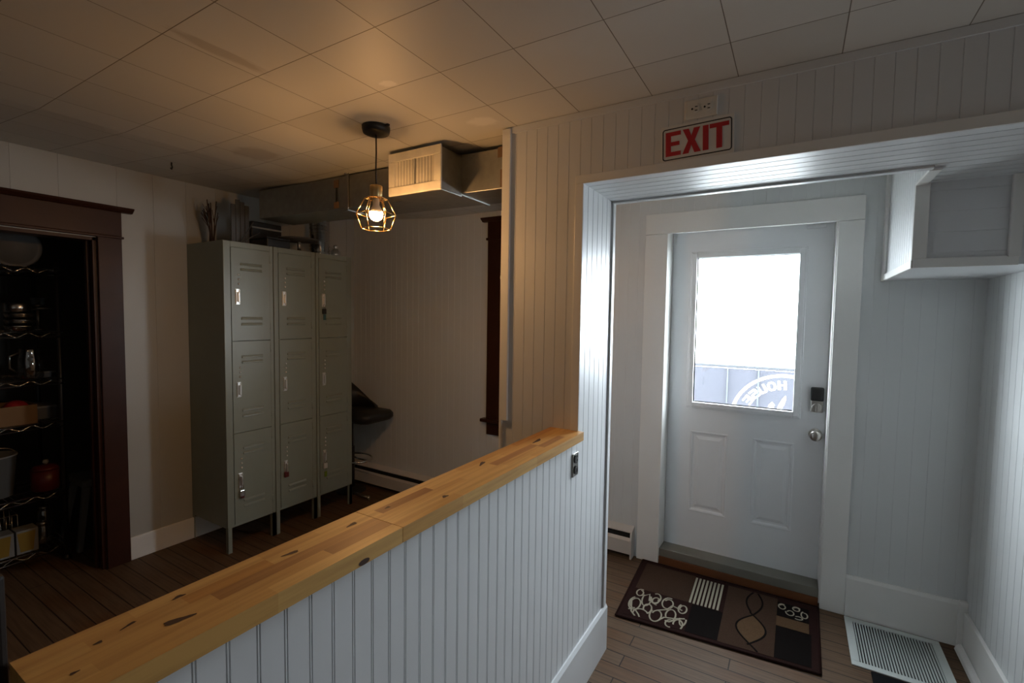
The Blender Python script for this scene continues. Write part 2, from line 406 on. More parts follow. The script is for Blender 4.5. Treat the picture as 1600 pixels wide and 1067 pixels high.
for a, b in ((WX0, WX0+.045), (WX1-.045, WX1)): box(bm, a, b, YD+.03, YD+.075, .78, WZ1)
for a, b in ((.78, .84), (1.44, 1.48), (WZ1-.05, WZ1)): box(bm, WX0+.045, WX1-.045, YD+.03, YD+.075, a, b)
part('sash', bm, M['darkwood'], e, bevel=.002)
bm = B(); box(bm, WX0+.002, WX1-.002, YD+.02, YD+.026, .785, WZ1-.01); part('blind', bm, M['linen'], e)
bm = B(); box(bm, WX0+.002, WX1-.002, YD+.09, YD+.096, .78, WZ1); part('pane', bm, M['slot'], e)

e = thing('baseboard_heater', 'long low beige baseboard heater running along the rear wall', 'heater', (-2.2, YD, 0))
HX0, HX1 = XL+.02, -0.862
bm = B(); prism(bm, [(YD-.0005, .012), (YD-.006, .012), (YD-.006, .188), (YD-.058, .172), (YD-.061, .177), (YD-.0005, .2)],
               lambda a, b, h: (h, a, b), HX0, HX1-.01); part('hood', bm, M['heater'], e)
bm = B(); prism(bm, [(YD-.063, .118), (YD-.050, .136), (YD-.047, .134), (YD-.059, .116), (YD-.059, .030), (YD-.063, .030)],
               lambda a, b, h: (h, a, b), HX0, HX1-.01); part('front_panel', bm, M['heater'], e)
bm = B(); box(bm, HX0+.01, HX1-.012, YD-.046, YD-.007, .03, .160); part('shaded_fins', bm, M['slot'], e)  # plain near-black block: the slot's shade is put into its colour
bm = B(); prism(bm, [(YD-.001, 0), (YD-.066, 0), (YD-.066, .166), (YD-.056, .184), (YD-.001, .203)], lambda a, b, h: (h, a, b), HX1-.01, HX1)
part('end_cap', bm, M['heater'], e)

# ------------------------------------------------------------------ entrance door
e = thing('door_1', 'white half-glass entrance door in a wide white casing', 'door', ((DX0+DX1)/2, YD, 0), kind='structure')
bm = B(); box(bm, -.841, -.702, YD-.02, YD, 0, 2.1); box(bm, .172, .284, YD-.02, YD, 0, 2.1); box(bm, -.841, .284, YD-.02, YD, 2.102, 2.226)
part('door_casing', bm, M['trim'], e, bevel=.002)
bm = B(); box(bm, DX0-.001, DX0+.012, YD-.002, YD+.19, .02, DZ); box(bm, DX1-.012, DX1+.001, YD-.002, YD+.19, .02, DZ); box(bm, DX0, DX1, YD-.002, YD+.19, DZ-.012, DZ+.001)
for a, b in ((DX0+.012, DX0+.024), (DX1-.024, DX1-.012)): box(bm, a, b, YD+.176, YD+.19, .02, DZ)
part('door_jamb', bm, M['trim'], e, bevel=.0015)
bm = B(); hexa(bm, [(DX0+.012, YD+.0, .047), (DX1-.012, YD+.0, .047), (DX1-.012, YD+.19, .047), (DX0+.012, YD+.19, .047),
                    (DX0+.012, YD+.0, .098), (DX1-.012, YD+.0, .098), (DX1-.012, YD+.19, .085), (DX0+.012, YD+.19, .085)])
part('threshold', bm, M['threshold'], e, bevel=.003)
bm = B(); box(bm, DX0+.012, DX1-.012, YD-.004, YD+.19, 0, .047); part('sub_sill', bm, M['subsill'], e, bevel=.002)
SY = YD+.13                            # room-side face of the slab
SX0, SX1, SZ0, SZ1 = DX0+.014, DX1-.014, .087, DZ-.014
GX0, GX1, GZ0, GZ1 = -.548, .004, 1.048, 1.958
PANELS = [(-.556, -.332, .334, .862), (-.196, .022, .334, .862)]
bm = B()
cx = sorted({SX0, SX1, GX0, GX1, *[p for q in PANELS for p in q[:2]]}); cz = sorted({SZ0, SZ1, GZ0, GZ1, .334, .862})
def in_hole(a, b):
    if GX0 < a < GX1 and GZ0 < b < GZ1: return True
    return any(p[0] < a < p[1] and p[2] < b < p[3] for p in PANELS)
V = {}
def vx(a, b, y):
    k = (round(a, 4), round(b, 4), y)
    if k not in V: V[k] = bm.verts.new((a, y, b))
    return V[k]
for i in range(len(cx)-1):
    for j in range(len(cz)-1):
        if in_hole((cx[i]+cx[i+1])/2, (cz[j]+cz[j+1])/2): continue
        bm.faces.new((vx(cx[i], cz[j], SY), vx(cx[i+1], cz[j], SY), vx(cx[i+1], cz[j+1], SY), vx(cx[i], cz[j+1], SY)))
        bm.faces.new((vx(cx[i], cz[j+1], SY+.044), vx(cx[i+1], cz[j+1], SY+.044), vx(cx[i+1], cz[j], SY+.044), vx(cx[i], cz[j], SY+.044)))
for (a, b, c, d) in PANELS:           # pressed panels: ogee groove then raised field
    loops = []
    for ins, dy in ((0, 0), (.006, -.0035), (.014, -.001), (.021, .008), (.032, .0085), (.052, .001)):
        loops.append([bm.verts.new(p) for p in ((a+ins, SY+dy, c+ins), (b-ins, SY+dy, c+ins), (b-ins, SY+dy, d-ins), (a+ins, SY+dy, d-ins))])
    for k in range(len(loops)-1):
        for q in range(4): bm.faces.new((loops[k][q], loops[k][(q+1) % 4], loops[k+1][(q+1) % 4], loops[k+1][q]))
    bm.faces.new(loops[-1])
    bm.faces.new([bm.verts.new(p) for p in ((a, SY+.044, c), (a, SY+.044, d), (b, SY+.044, d), (b, SY+.044, c))])
for (a0, b0, a1, b1) in ((SX0, SZ0, SX0, SZ1), (SX1, SZ1, SX1, SZ0), (SX0, SZ1, SX1, SZ1), (SX1, SZ0, SX0, SZ0)):
    bm.faces.new([bm.verts.new(p) for p in ((a0, SY, b0), (a1, SY, b1), (a1, SY+.044, b1), (a0, SY+.044, b0))])
slab = part('door_slab', bm, M['doorpaint'], e, fix=False)
bm = B()
for w0, w1, pr in ((-.040, .0, .010), (-.030, .0, .015)):
    for (a, b, c, d) in ((GX0+w0, GX0-w1, GZ0+w0, GZ1-w0), (GX1+w1, GX1-w0, GZ0+w0, GZ1-w0), (GX0, GX1, GZ0+w0, GZ0), (GX0, GX1, GZ1, GZ1-w0)):
        box(bm, a, b, SY-pr, SY+.046, c, d)
part('glass_surround', bm, M['doorpaint'], e, bevel=.004)
bm = B(); box(bm, GX0-.005, GX1+.005, SY+.018, SY+.024, GZ0-.005, GZ1+.005); part('glass_pane', bm, M['glass'], e)
bm = B(); kx, kz = .120, .930
lathe(bm, [(.033, 0), (.033, -.004), (.030, -.008), (.014, -.010), (.012, -.026), (.020, -.032), (.029, -.042), (.0305, -.052), (.026, -.061), (.012, -.066), (.001, -.067)], (kx, SY, kz), 'y')
part('door_knob', bm, M['nickel'], e, smooth=True)
bm = B(); box(bm, kx-.031, kx+.031, SY-.024, SY, 1.058, 1.13); lk = part('deadbolt', bm, M['nickel'], e, bevel=.006)
bm = B(); lathe(bm, [(.026, 0), (.026, -.008), (.022, -.012), (.001, -.012)], (kx, SY-.024, 1.085), 'y'); box(bm, kx-.006, kx+.006, SY-.054, SY-.03, 1.066, 1.104)
o = link('thumb_turn', bm, M['nickel'], lk, bevel=.002)
bm = B(); box(bm, kx-.032, kx+.032, SY-.027, SY, 1.122, 1.2); part('keypad_cover', bm, M['black'], e, bevel=.007)
bm = B(); box(bm, .03, .125, SY-.016, SY, SZ1-.028, SZ1-.008); part('door_contact', bm, M['doorpaint'], e, bevel=.004)

# baseboards of the vestibule
bm = B(); box(bm, .2855, XR-.019, YD-.019, YD-.0005, 0, .206); hexa(bm, [(.2855, YD-.019, .206), (XR-.019, YD-.019, .206), (XR-.019, YD-.0005, .206), (.2855, YD-.0005, .206),
      (.2855, YD-.010, .222), (XR-.019, YD-.010, .222), (XR-.019, YD-.0005, .222), (.2855, YD-.0005, .222)])
struct('baseboard_back', bm, M['trim'], 'tall white baseboard between the door casing and the right corner', 'baseboard')
bm = B(); box(bm, XR-.017, XR-.0005, YB, YD-.045, 0, .19); prism(bm, [(XR-.017, 0), (XR-.045, 0), (XR-.04, .018), (XR-.03, .028), (XR-.017, .032)], lambda a, b, h: (a, h, b), YB, YD-.045)
struct('baseboard_right', bm, M['trim'], 'white baseboard with shoe moulding under the bright right wall', 'baseboard', bevel=.003)
bm = B(); box(bm, XR-.034, XR-.0005, YD-.042, YD-.0195, 0, .236)
struct('trim_corner_block', bm, M['trim'], 'small white corner block where the two vestibule baseboards meet', 'trim', bevel=.003)

# ------------------------------------------------------------------ vestibule right wall, exit wall, column, header
VW = (1.84, 2.322, .22, 2.06)          # window in the right wall, just out of view: y0, y1, z0, z1
bm = B(); RY = YE+.012
for (a, b, c, d) in ((RY, VW[0], 0, 2.6), (VW[1], YD+.2, 0, 2.6), (VW[0], VW[1], 0, VW[2]), (VW[0], VW[1], VW[3], 2.6)):
    box(bm, XR+t, XR+.14, a, b, c, d); bead(bm, (XR, a, c), Y, Z, -X, min(b, YD)-a, min(d, 2.5)-c, 0.064, 0.02, w=.0016, d=.0018)
struct('wall_right', bm, M['vwall'], 'bluish lit beadboard wall at the right end of the vestibule', 'wall', fix=False)

bm = B()                               # column: front, jamb face, left and back faces
box(bm, -1.081, XJ-t, YE+t, YB-t, 0, 2.6)
bead(bm, (-1.085, YE, 0), X, Z, -Y, XJ+1.085, ZC+.03, SP, .052, w=.0013, d=.0016)
bead(bm, (XJ, YE, 0), Y, Z, X, YB-YE, ZS, .0545, .046, w=.0026, d=.005)
bead(bm, (-1.085, YE, 0), Y, Z, -X, YB-YE, ZC+.03, SP, .03)
bead(bm, (-1.085, YB, 0), X, Z, Y, XJ+1.085, ZC+.03, SP, .03)
struct('wall_column', bm, M['white'], 'white beadboard column standing at the end of the half wall', 'column', fix=False)
bm = B()                               # header over the opening
box(bm, XJ-t, XQ+.1, YE+t, YB-t, ZS+t, 2.6)
bead(bm, (XJ, YE, ZS), X, Z, -Y, XQ-XJ, ZC+.03-ZS, SP, .026, w=.0013, d=.0016)
bead(bm, (XJ, YE, ZS), Y, X, -Z, YB-YE, XQ-XJ, .0545, .046, w=.0026, d=.005)
bead(bm, (XJ, YB, ZS), X, Z, Y, XQ-XJ, ZC+.03-ZS, SP, .026)
box(bm, XR+.144, XQ+.1, YE+t, YB-t, 0, ZS+t); bead(bm, (XR, YE, 0), X, Z, -Y, XQ-XR, ZS, SP, .026)
struct('wall_exit', bm, M['white'], 'white beadboard header wall that carries the EXIT sign', 'wall', fix=False)
# trims of the exit wall
bm = B(); box(bm, XJ-.034, XQ, YE-.007, YE-.0003, ZS, ZS+.033); box(bm, XJ-.034, XJ, YE-.007, YE-.0003, 1.1245, ZS)
struct('trim_1', bm, M['trim'], 'flat white strip edging the opening under the EXIT sign', 'trim', bevel=.0015)
bm = B(); box(bm, -1.090, -1.058, YE-.012, YE-.0003, 1.1245, ZC-.006); box(bm, -1.0975, -1.0855, YE-.012, YE+.03, .0, ZC-.006)
struct('trim_2', bm, M['trim'], 'white corner strip down the left edge of the column', 'trim', bevel=.002)
bm = B(); box(bm, -1.05, XQ, YE-.007, YE-.0003, ZC-.028, ZC-.0015)
struct('trim_3', bm, M['white'], 'narrow white moulding where the EXIT wall meets the ceiling', 'trim')
bm = B(); box(bm, XJ+.0003, XJ+.008, YB-.026, YB+.006, 0.22, ZS-.008); box(bm, XJ, .372, YB-.026, YB+.006, ZS-.008, ZS-.0003)
struct('trim_4', bm, M['white'], 'thin white bead round the far edge of the opening', 'trim', bevel=.002)

# boxed bulkhead hanging in the vestibule corner
BX, BY, BZ = .375, 2.33, 1.785
bm = B()
box(bm, BX+t, XR, BY+t, YD, BZ+.002, 2.6); box(bm, BX+t, XR, YB-t, BY+t, ZS+t, 2.6)
bead(bm, (BX, BY, BZ), Z, X, -Y, ZS-BZ, XR-BX, .075, .05, w=.0014, d=.0012)
bead(bm, (BX, BY, BZ), Y, Z, -X, YD-BY, ZC-BZ, SP, .03, w=.0018)
bead(bm, (BX, YB, ZS), Y, Z, -X, BY-YB, ZC-ZS, SP, .03)
bead(bm, (BX, YB, ZS), Y, X, -Z, BY-YB, XR-BX, .0545, .03, w=.0026, d=.005)
bm.faces.new([bm.verts.new(p) for p in ((BX, BY, BZ), (BX, YD, BZ), (XR, YD, BZ), (XR, BY, BZ))])
struct('wall_bulkhead', bm, M['white'], 'white boxed-in bulkhead hanging in the upper right corner', 'bulkhead', fix=False)
bm = B()
box(bm, BX-.004, XR-.112, BY-.014, BY-.0003, BZ-.004, BZ+.030); box(bm, BX-.004, BX+.032, BY-.014, BY-.0003, BZ+.030, ZS-.0005)
box(bm, XR-.14, XR-.108, BY-.018, BY-.0003, BZ+.024, ZS-.0005)
box(bm, BX-.012, BX-.0003, BY-.004, YD-.0005, BZ-.004, BZ+.026); box(bm, BX-.012, BX-.0003, YD-.07, YD-.0005, BZ+.026, ZC-.01)
box(bm, BX-.012, BX-.0003, BY-.014, BY+.0, BZ+.026, ZS-.0005)
box(bm, BX-.012, BX+.022, YB+.006, BY-.014, ZS-.010, ZS-.0003)
struct('trim_5', bm, M['trim'], 'white edging boards round the hanging bulkhead', 'trim', bevel=.002)

# ------------------------------------------------------------------ half wall with its butcher-block cap
HY0 = 0.175
bm = B(); box(bm, -.839, XJ-t, HY0, YE+t, 0, 1.09)
bead(bm, (XJ, HY0, 0), Y, Z, X, YE-HY0, 1.09, SP, .956-HY0-SP*16, w=.0013, d=.003, double=.0048)
bead(bm, (-.843, HY0, 0), Y, Z, -X, YE-HY0, 1.09, SP, .03)
struct('wall_half', bm, M['white'], 'white beadboard half wall under the wooden cap', 'half wall', fix=False)
bm = B()
for y0_, y1_ in ((HY0, YB+.0135),):
    prism(bm, [(XJ+.0003, 0), (XJ+.0135, 0), (XJ+.0135, .208), (XJ+.006, .222), (XJ+.0003, .222)], lambda a, b, h: (a, h, b), y0_, y1_)
box(bm, -1.085, XJ, YB+.0005, YB+.0135, 0, .215)
struct('baseboard_half_wall', bm, M['white'], 'white baseboard along the foot of the beadboard half wall', 'baseboard')
bm = B(); box(bm, -.95, -.856, HY0-.115, HY0+.001, 0, 1.24)
struct('trim_6', bm, M['darkpost'], 'black end post closing the near end of the half wall', 'post', bevel=.006)

e = thing('wooden_counter_cap', 'honey coloured butcher-block ledge with dark knots topping the half wall', 'ledge', (-.78, .95, 1.09))
CX0, CX1, CZ0, CZ1 = -.852, -.705, 1.09, 1.124
A_, Bt, Ct, Dt, Et = (.60, .335, .10), (.66, .39, .125), (.52, .255, .065), (.30, .125, .034), (.40, .19, .058)
def strips(rows, y0_, y1_):
    bm = B(); lay = bm.loops.layers.float_color.new('tone')
    n = len(rows)
    for i, segs in enumerate(rows):
        xa = CX0+(CX1-CX0)*i/n; xb = CX0+(CX1-CX0)*(i+1)/n; ya = y0_
        for (ye, c) in segs:
            vs, fs = box(bm, xa, xb, ya, ye, CZ0, CZ1)
            for f in fs:
                for lp in f.loops: lp[lay] = (*c, 1)
            ya = ye
    return bm
rows_near = [[(.30, A_), (.50, Bt), (.62, A_), (.7345, Bt)], [(.24, Bt), (.36, A_), (.50, Ct), (.7345, Bt)],
             [(.39, A_), (.7345, Et)], [(.22, Ct), (.40, Bt), (.58, A_), (.60, Bt), (.7345, A_)]]
rows_near[3] = [(.21, Ct), (.45, A_), (.7345, Bt)]
rows_near.insert(3, [(.23, Bt), (.58, A_), (.731, Dt), (.7345, Dt)])
rows_far = [[(1.10, Bt), (1.42, A_), (1.745, Ct)], [(.763, Bt), (.94, Dt), (1.30, Bt), (1.745, A_)], [(1.05, A_), (1.20, Bt), (1.47, Et), (1.745, Bt)],
            [(1.22, Bt), (1.46, A_), (1.63, Et), (1.745, A_)], [(.95, A_), (1.35, Bt), (1.745, A_)]]
o = part('near_board', strips(rows_near, HY0, .7345), M['butcher'], e, fix=False)
o2 = part('far_board', strips(rows_far, .736, 1.7445), M['butcher'], e, fix=False)
def knots(lst, parent):
    for (kx_, ky_, rx, ry, rz) in lst:
        bm = B(); n = 14; vs = []
        for k in range(n):
            a = 2*PI*k/n; q = 1+.25*math.sin(3*a+kx_*70)
            u_, v_ = rx*q*math.cos(a), ry*q*math.sin(a)
            vs.append(bm.verts.new((kx_+u_*math.cos(rz)-v_*math.sin(rz), ky_+u_*math.sin(rz)+v_*math.cos(rz), CZ1+.0004)))
        bm.faces.new(vs)
        link('knot', bm, M['knot'], parent, fix=False)
knots([(-.765, .331, .006, .020, -.3), (-.828, .36, .004, .009, 0), (-.76, .212, .0025, .005, 0), (-.803, .25, .003, .005, 0), (-.812, .288, .0025, .011, .3),
       (-.804, .540, .0045, .016, -.2), (-.806, .686, .005, .014, .1)], o)
knots([(-.739, .92, .006, .010, 0), (-.795, 1.52, .007, .035, .1), (-.809, .793, .004, .008, 0), (-.812, 1.19, .006, .022, .3)], o2)
bm = B(); n = 12
bm.faces.new([bm.verts.new((CX1+.0004, .629+.014*math.cos(2*PI*k_/n), 1.096+.006*math.sin(2*PI*k_/n))) for k_ in range(n)])
link('edge_knot', bm, M['knot'], o, fix=False)

# polished outlet plate on the half wall
e = thing('outlet', 'polished metal outlet plate on the half wall below the wooden cap', 'outlet', (XJ, 1.708, 1.0))
bm = B(); box(bm, XJ+.0005, XJ+.006, 1.682, 1.737, .953, 1.046); pl = part('cover_plate', bm, M['chrome'], e, bevel=.003)
for zc in (.978, 1.021):
    bm = B(); cyl(bm, (XJ+.006, 1.709, zc), (XJ+.0095, 1.709, zc), .0165, seg=18); s_ = part('receptacle', bm, M['black'], e)
    bm = B(); cyl(bm, (XJ+.0095, 1.709, zc-.009), (XJ+.0105, 1.709, zc-.009), .0028, seg=10)
    box(bm, XJ+.0095, XJ+.0105, 1.7015, 1.7035, zc-.001, zc+.007); box(bm, XJ+.0095, XJ+.0105, 1.7145, 1.7165, zc-.001, zc+.007)
    link('contact_slot', bm, M['chrome'], s_)

# outlet above the exit sign
e = thing('outlet', 'painted sideways outlet high on the wall above the EXIT sign', 'outlet', (-.306, YE, 2.294))
bm = B(); box(bm, -.358, -.254, YE-.005, YE-.0005, 2.262, 2.326); part('cover_plate', bm, M['ivory'], e, bevel=.003)
for xc in (-.326, -.286):
    bm = B(); cyl(bm, (xc, YE-.0075, 2.294), (xc, YE-.005, 2.294), .0155, seg=18); s_ = part('receptacle', bm, M['ivory'], e)
    bm = B(); cyl(bm, (xc-.008, YE-.0084, 2.294), (xc-.008, YE-.0075, 2.294), .0034, seg=10)
    for dz in (-.0062, .0062): box(bm, xc+.001, xc+.009, YE-.0084, YE-.0075, 2.294+dz-.0014, 2.294+dz+.0014)
    link('contact_slot', bm, M['slot'], s_)

# ------------------------------------------------------------------ EXIT sign
e = thing('exit_sign', 'white EXIT sign with red letters over the doorway opening', 'sign', (-.3185, YE-.0006, 2.19))
e.rotation_euler = (0, math.radians(-1.6), 0)
SW, SH = .236, .128
def rrect(w, h, r, n=6):
    pts = []
    for cx_, cy_, a0 in ((w-r, h-r, 0), (-w+r, h-r, 90), (-w+r, -h+r, 180), (w-r, -h+r, 270)):
        for k in range(n+1):
            a = math.radians(a0+90*k/n); pts.append((cx_+r*math.cos(a), cy_+r*math.sin(a)))
    return pts
f = lambda a, b, h: (a, -h, b)
bm = B(); prism(bm, rrect(SW/2, SH/2, .002), f, 0, .003); link('sign_plate', bm, M['signwhite'], e)
bm = B(); po, pi_ = rrect(.1125, .0545, .010), rrect(.1088, .0508, .0065)
for (lo, hi) in ((.003, .0036),):
    a0 = [bm.verts.new(f(*p, hi)) for p in po]; a1 = [bm.verts.new(f(*p, hi)) for p in pi_]
    for i in range(len(po)): bm.faces.new((a0[i], a0[(i+1) % len(po)], a1[(i+1) % len(po)], a1[i]))
link('sign_border', bm, M['signblack'], e)
def glyph(ch):
    t_ = .32
    if ch == 'E': return [[(0, 0), (.9, 0), (.9, .17), (t_, .17), (t_, .42), (.82, .42), (.82, .58), (t_, .58), (t_, .83), (.9, .83), (.9, 1), (0, 1)]]
    if ch == 'X': return [[(0, 0), (.36, 0), (.52, .33), (.69, 0), (1.06, 0), (.72, .51), (1.02, 1), (.66, 1), (.52, .70), (.37, 1), (.02, 1), (.33, .51)]]
    if ch == 'I': return [[(0, 0), (t_, 0), (t_, 1), (0, 1)]]
    if ch == 'T': return [[(.37, 0), (.69, 0), (.69, .83), (1.06, .83), (1.06, 1), (0, 1), (0, .83), (.37, .83)]]
    if ch == 'H': return [[(0, 0), (.32, 0), (.32, .42), (.68, .42), (.68, 0), (1, 0), (1, 1), (.68, 1), (.68, .6), (.32, .6), (.32, 1), (0, 1)]]
    if ch == 'U': return [[(.2, 0), (.8, 0), (1, .2), (1, 1), (.7, 1), (.7, .22), (.3, .22), (.3, 1), (0, 1), (0, .2)]]
    if ch == 'S': return [[(0, 0), (.82, 0), (1, .14), (1, .48), (.85, .6), (.3, .6), (.3, .8), (1, .8), (1, 1), (.18, 1), (0, .86), (0, .54), (.15, .42), (.7, .42), (.7, .2), (0, .2)]]
    if ch == 'O': return [[(.25, 0), (.75, 0), (1, .25), (1, .75), (.75, 1), (.5, 1), (.5, .8), (.64, .8), (.72, .7), (.72, .3), (.64, .2), (.36, .2), (.28, .3), (.28, .7), (.36, .8), (.5, .8), (.5, 1), (.25, 1), (0, .75), (0, .25)]]
lh, sc = .083, .057
for ch, x0 in (('E', -.1015), ('X', -.0450), ('I', .0215), ('T', .0430)):
    bm = B()
    for poly in glyph(ch): prism(bm, [(x0+a*sc, -.0405+b*lh) for a, b in poly], f, .003, .0042)
    link('letter', bm, M['signred'], e)

# ------------------------------------------------------------------ pendant lamp
PX, PY = -1.560, 1.462
e = thing('pendant_lamp', 'lit pendant lamp with open brass wire cage on a black cord', 'lamp', (PX, PY, ZC))
bm = B(); lathe(bm, [(.058, 0), (.058, -.012), (.054, -.027), (.046, -.031), (.008, -.033), (.001, -.033)], seg=40); cn = link('ceiling_canopy', bm, M['darkmetal'], e)
for s_ in (-1, 1):
    bm = B(); box(bm, s_*.060-.014, s_*.060+.014, -.006, .006, -.007, -.001); link('mounting_ear', bm, M['darkmetal'], cn)
bm = B(); tube(bm, [(0, 0, -.03), (.001, 0, -.11), (-.001, .0, -.18), (0, 0, -.245)], .0032); link('cord', bm, M['darkmetal'], e)
bm = B(); lathe(bm, [(.008, -.240), (.012, -.244), (.0255, -.246), (.0265, -.250), (.0265, -.296), (.024, -.300), (.001, -.300)], seg=28); link('lamp_socket', bm, M['brass'], e)
bm = B(); rt, rm, rb, zt, zm, zb = .046, .082, .060, -.300, -.366, -.428
def hexring(r, z, a0=.80): return [(r*math.cos(a0+PI*k/3), r*math.sin(a0+PI*k/3), z) for k in range(6)]
T_, Mi, Bo = hexring(rt, zt), hexring(rm, zm), hexring(rb, zb); w_ = .0019
for k in range(6):
    cyl(bm, T_[k], Mi[k], w_, seg=8); cyl(bm, Mi[k], Bo[k], w_, seg=8)
    cyl(bm, (T_[k][0]*.4, T_[k][1]*.4, -.2985), T_[k], w_, seg=8)
    for R_ in (T_, Mi, Bo): cyl(bm, R_[k], R_[(k+1) % 6], w_, seg=8)
link('wire_cage', bm, M['brass'], e)
bm = B(); lathe(bm, [(.013, -.300), (.0135, -.326), (.020, -.338), (.0272, -.350), (.0282, -.356), (.001, -.356)], seg=28); bn = link('bulb_base', bm, M['whiteplastic'], e)
bm = B(); lathe(bm, [(.0283, -.3565), (.0290, -.362), (.0275, -.374), (.021, -.386), (.010, -.3925), (.001, -.394)], seg=28); link('bulb', bm, M['bulb'], e, smooth=True)

# ------------------------------------------------------------------ air duct under the ceiling
e = thing('air_duct', 'galvanised air duct with cream vent hanging below the ceiling', 'duct', (-2.0, 1.98, 2.2))
DXA, DXB = -3.07, -1.099
def dz(x): k_ = (x-DXA)/(DXB-DXA); return .036*(1-k_)
def ductpiece(xa, xb, ya, yb, za, zb, bm):
    hexa(bm, [(xa, ya, za+dz(xa)), (xb, ya, za+dz(xb)), (xb, yb, za+dz(xb)), (xa, yb, za+dz(xa)), (xa, ya, zb+dz(xa)), (xb, ya, zb+dz(xb)), (xb, yb, zb+dz(xb)), (xa, yb, zb+dz(xa))])
bm = B(); ductpiece(DXA, DXB, 1.86, 2.11, 2.158, 2.340, bm); part('duct_body', bm, M['galv'], e, bevel=.002)
for xa in (-1.435,):
    bm = B(); ductpiece(xa, xa+.022, 1.853, 2.117, 2.152, 2.344, bm); part('seam_collar', bm, M['galv'], e, bevel=.002)
bm = B(); ductpiece(-1.725, -1.405, 1.708, 1.862, 2.142, 2.335, bm); vb = part('vent_box', bm, M['galv'], e, bevel=.002)
bm = B(); xa, xb, za, zb = -1.728, -1.402, 2.148, 2.350; ft = .042
for (a, b, c, d) in ((xa, xb, za, za+ft), (xa, xb, zb-ft, zb), (xa, xa+ft, za+ft, zb-ft), (xb-ft, xb, za+ft, zb-ft)): box(bm, a, b, 1.698, 1.708, c, d)
vg = link('vent_grille', bm, M['vent'], vb, bevel=.003)
vg.matrix_parent_inverse = Matrix.Identity(4)
bm = B(); n = 13
for i in range(n):
    x = xa+ft+(xb-xa-2*ft)*(i+.5)/n
    hexa(bm, [(x-.0075, 1.704, za+ft), (x-.0065, 1.702, za+ft), (x+.0085, 1.711, za+ft), (x+.0075, 1.713, za+ft), (x-.0075, 1.704, zb-ft), (x-.0065, 1.702, zb-ft), (x+.0085, 1.711, zb-ft), (x+.0075, 1.713, zb-ft)])
box(bm, (xa+xb)/2-.003, (xa+xb)/2+.003, 1.699, 1.716, za+ft, zb-ft)
link('louver', bm, M['vent'], vb)
bm = B(); box(bm, xa+ft, xb-ft, 1.7185, 1.7195, za+ft, zb-ft); link('dark_throat', bm, M['slot'], vb)
bm = B(); box(bm, -2.222, -2.198, 1.850, 1.857, 2.17, 2.385); box(bm, -2.222, -2.198, 1.850, 2.12, 2.160, 2.1665); cyl(bm, (-2.21, 1.845, 2.372), (-2.21, 1.857, 2.372), .012, seg=12)
part('hanging_strap', bm, M['galv'], e)
for (a, b, c, d) in ((-2.325, -2.285, 2.185, 2.22), (-2.325, -2.285, 2.30, 2.345), (-1.20, -1.10, 2.30, 2.346), (-1.185, -1.10, 2.165, 2.245)):
    bm = B(); box(bm, a, b, 1.8565, 1.8585, c, d); part('tape_patch', bm, M['tape'], e)
bm = B(); box(bm, -2.308, -2.302, 1.8555, 1.8585, 2.22, 2.30); part('duct_seam', bm, M['slot'], e)

bm = B(); tube(bm, [(-3.0, 1.32, 2.399), (-3.0, 1.32, 2.384), (-2.992, 1.32, 2.372), (-3.0, 1.32, 2.362), (-3.01, 1.32, 2.37)], .004, 8)
tag(link('ceiling_hook', bm, M['darkmetal']), 'small dark hook screwed into the ceiling left of the duct', 'hook')

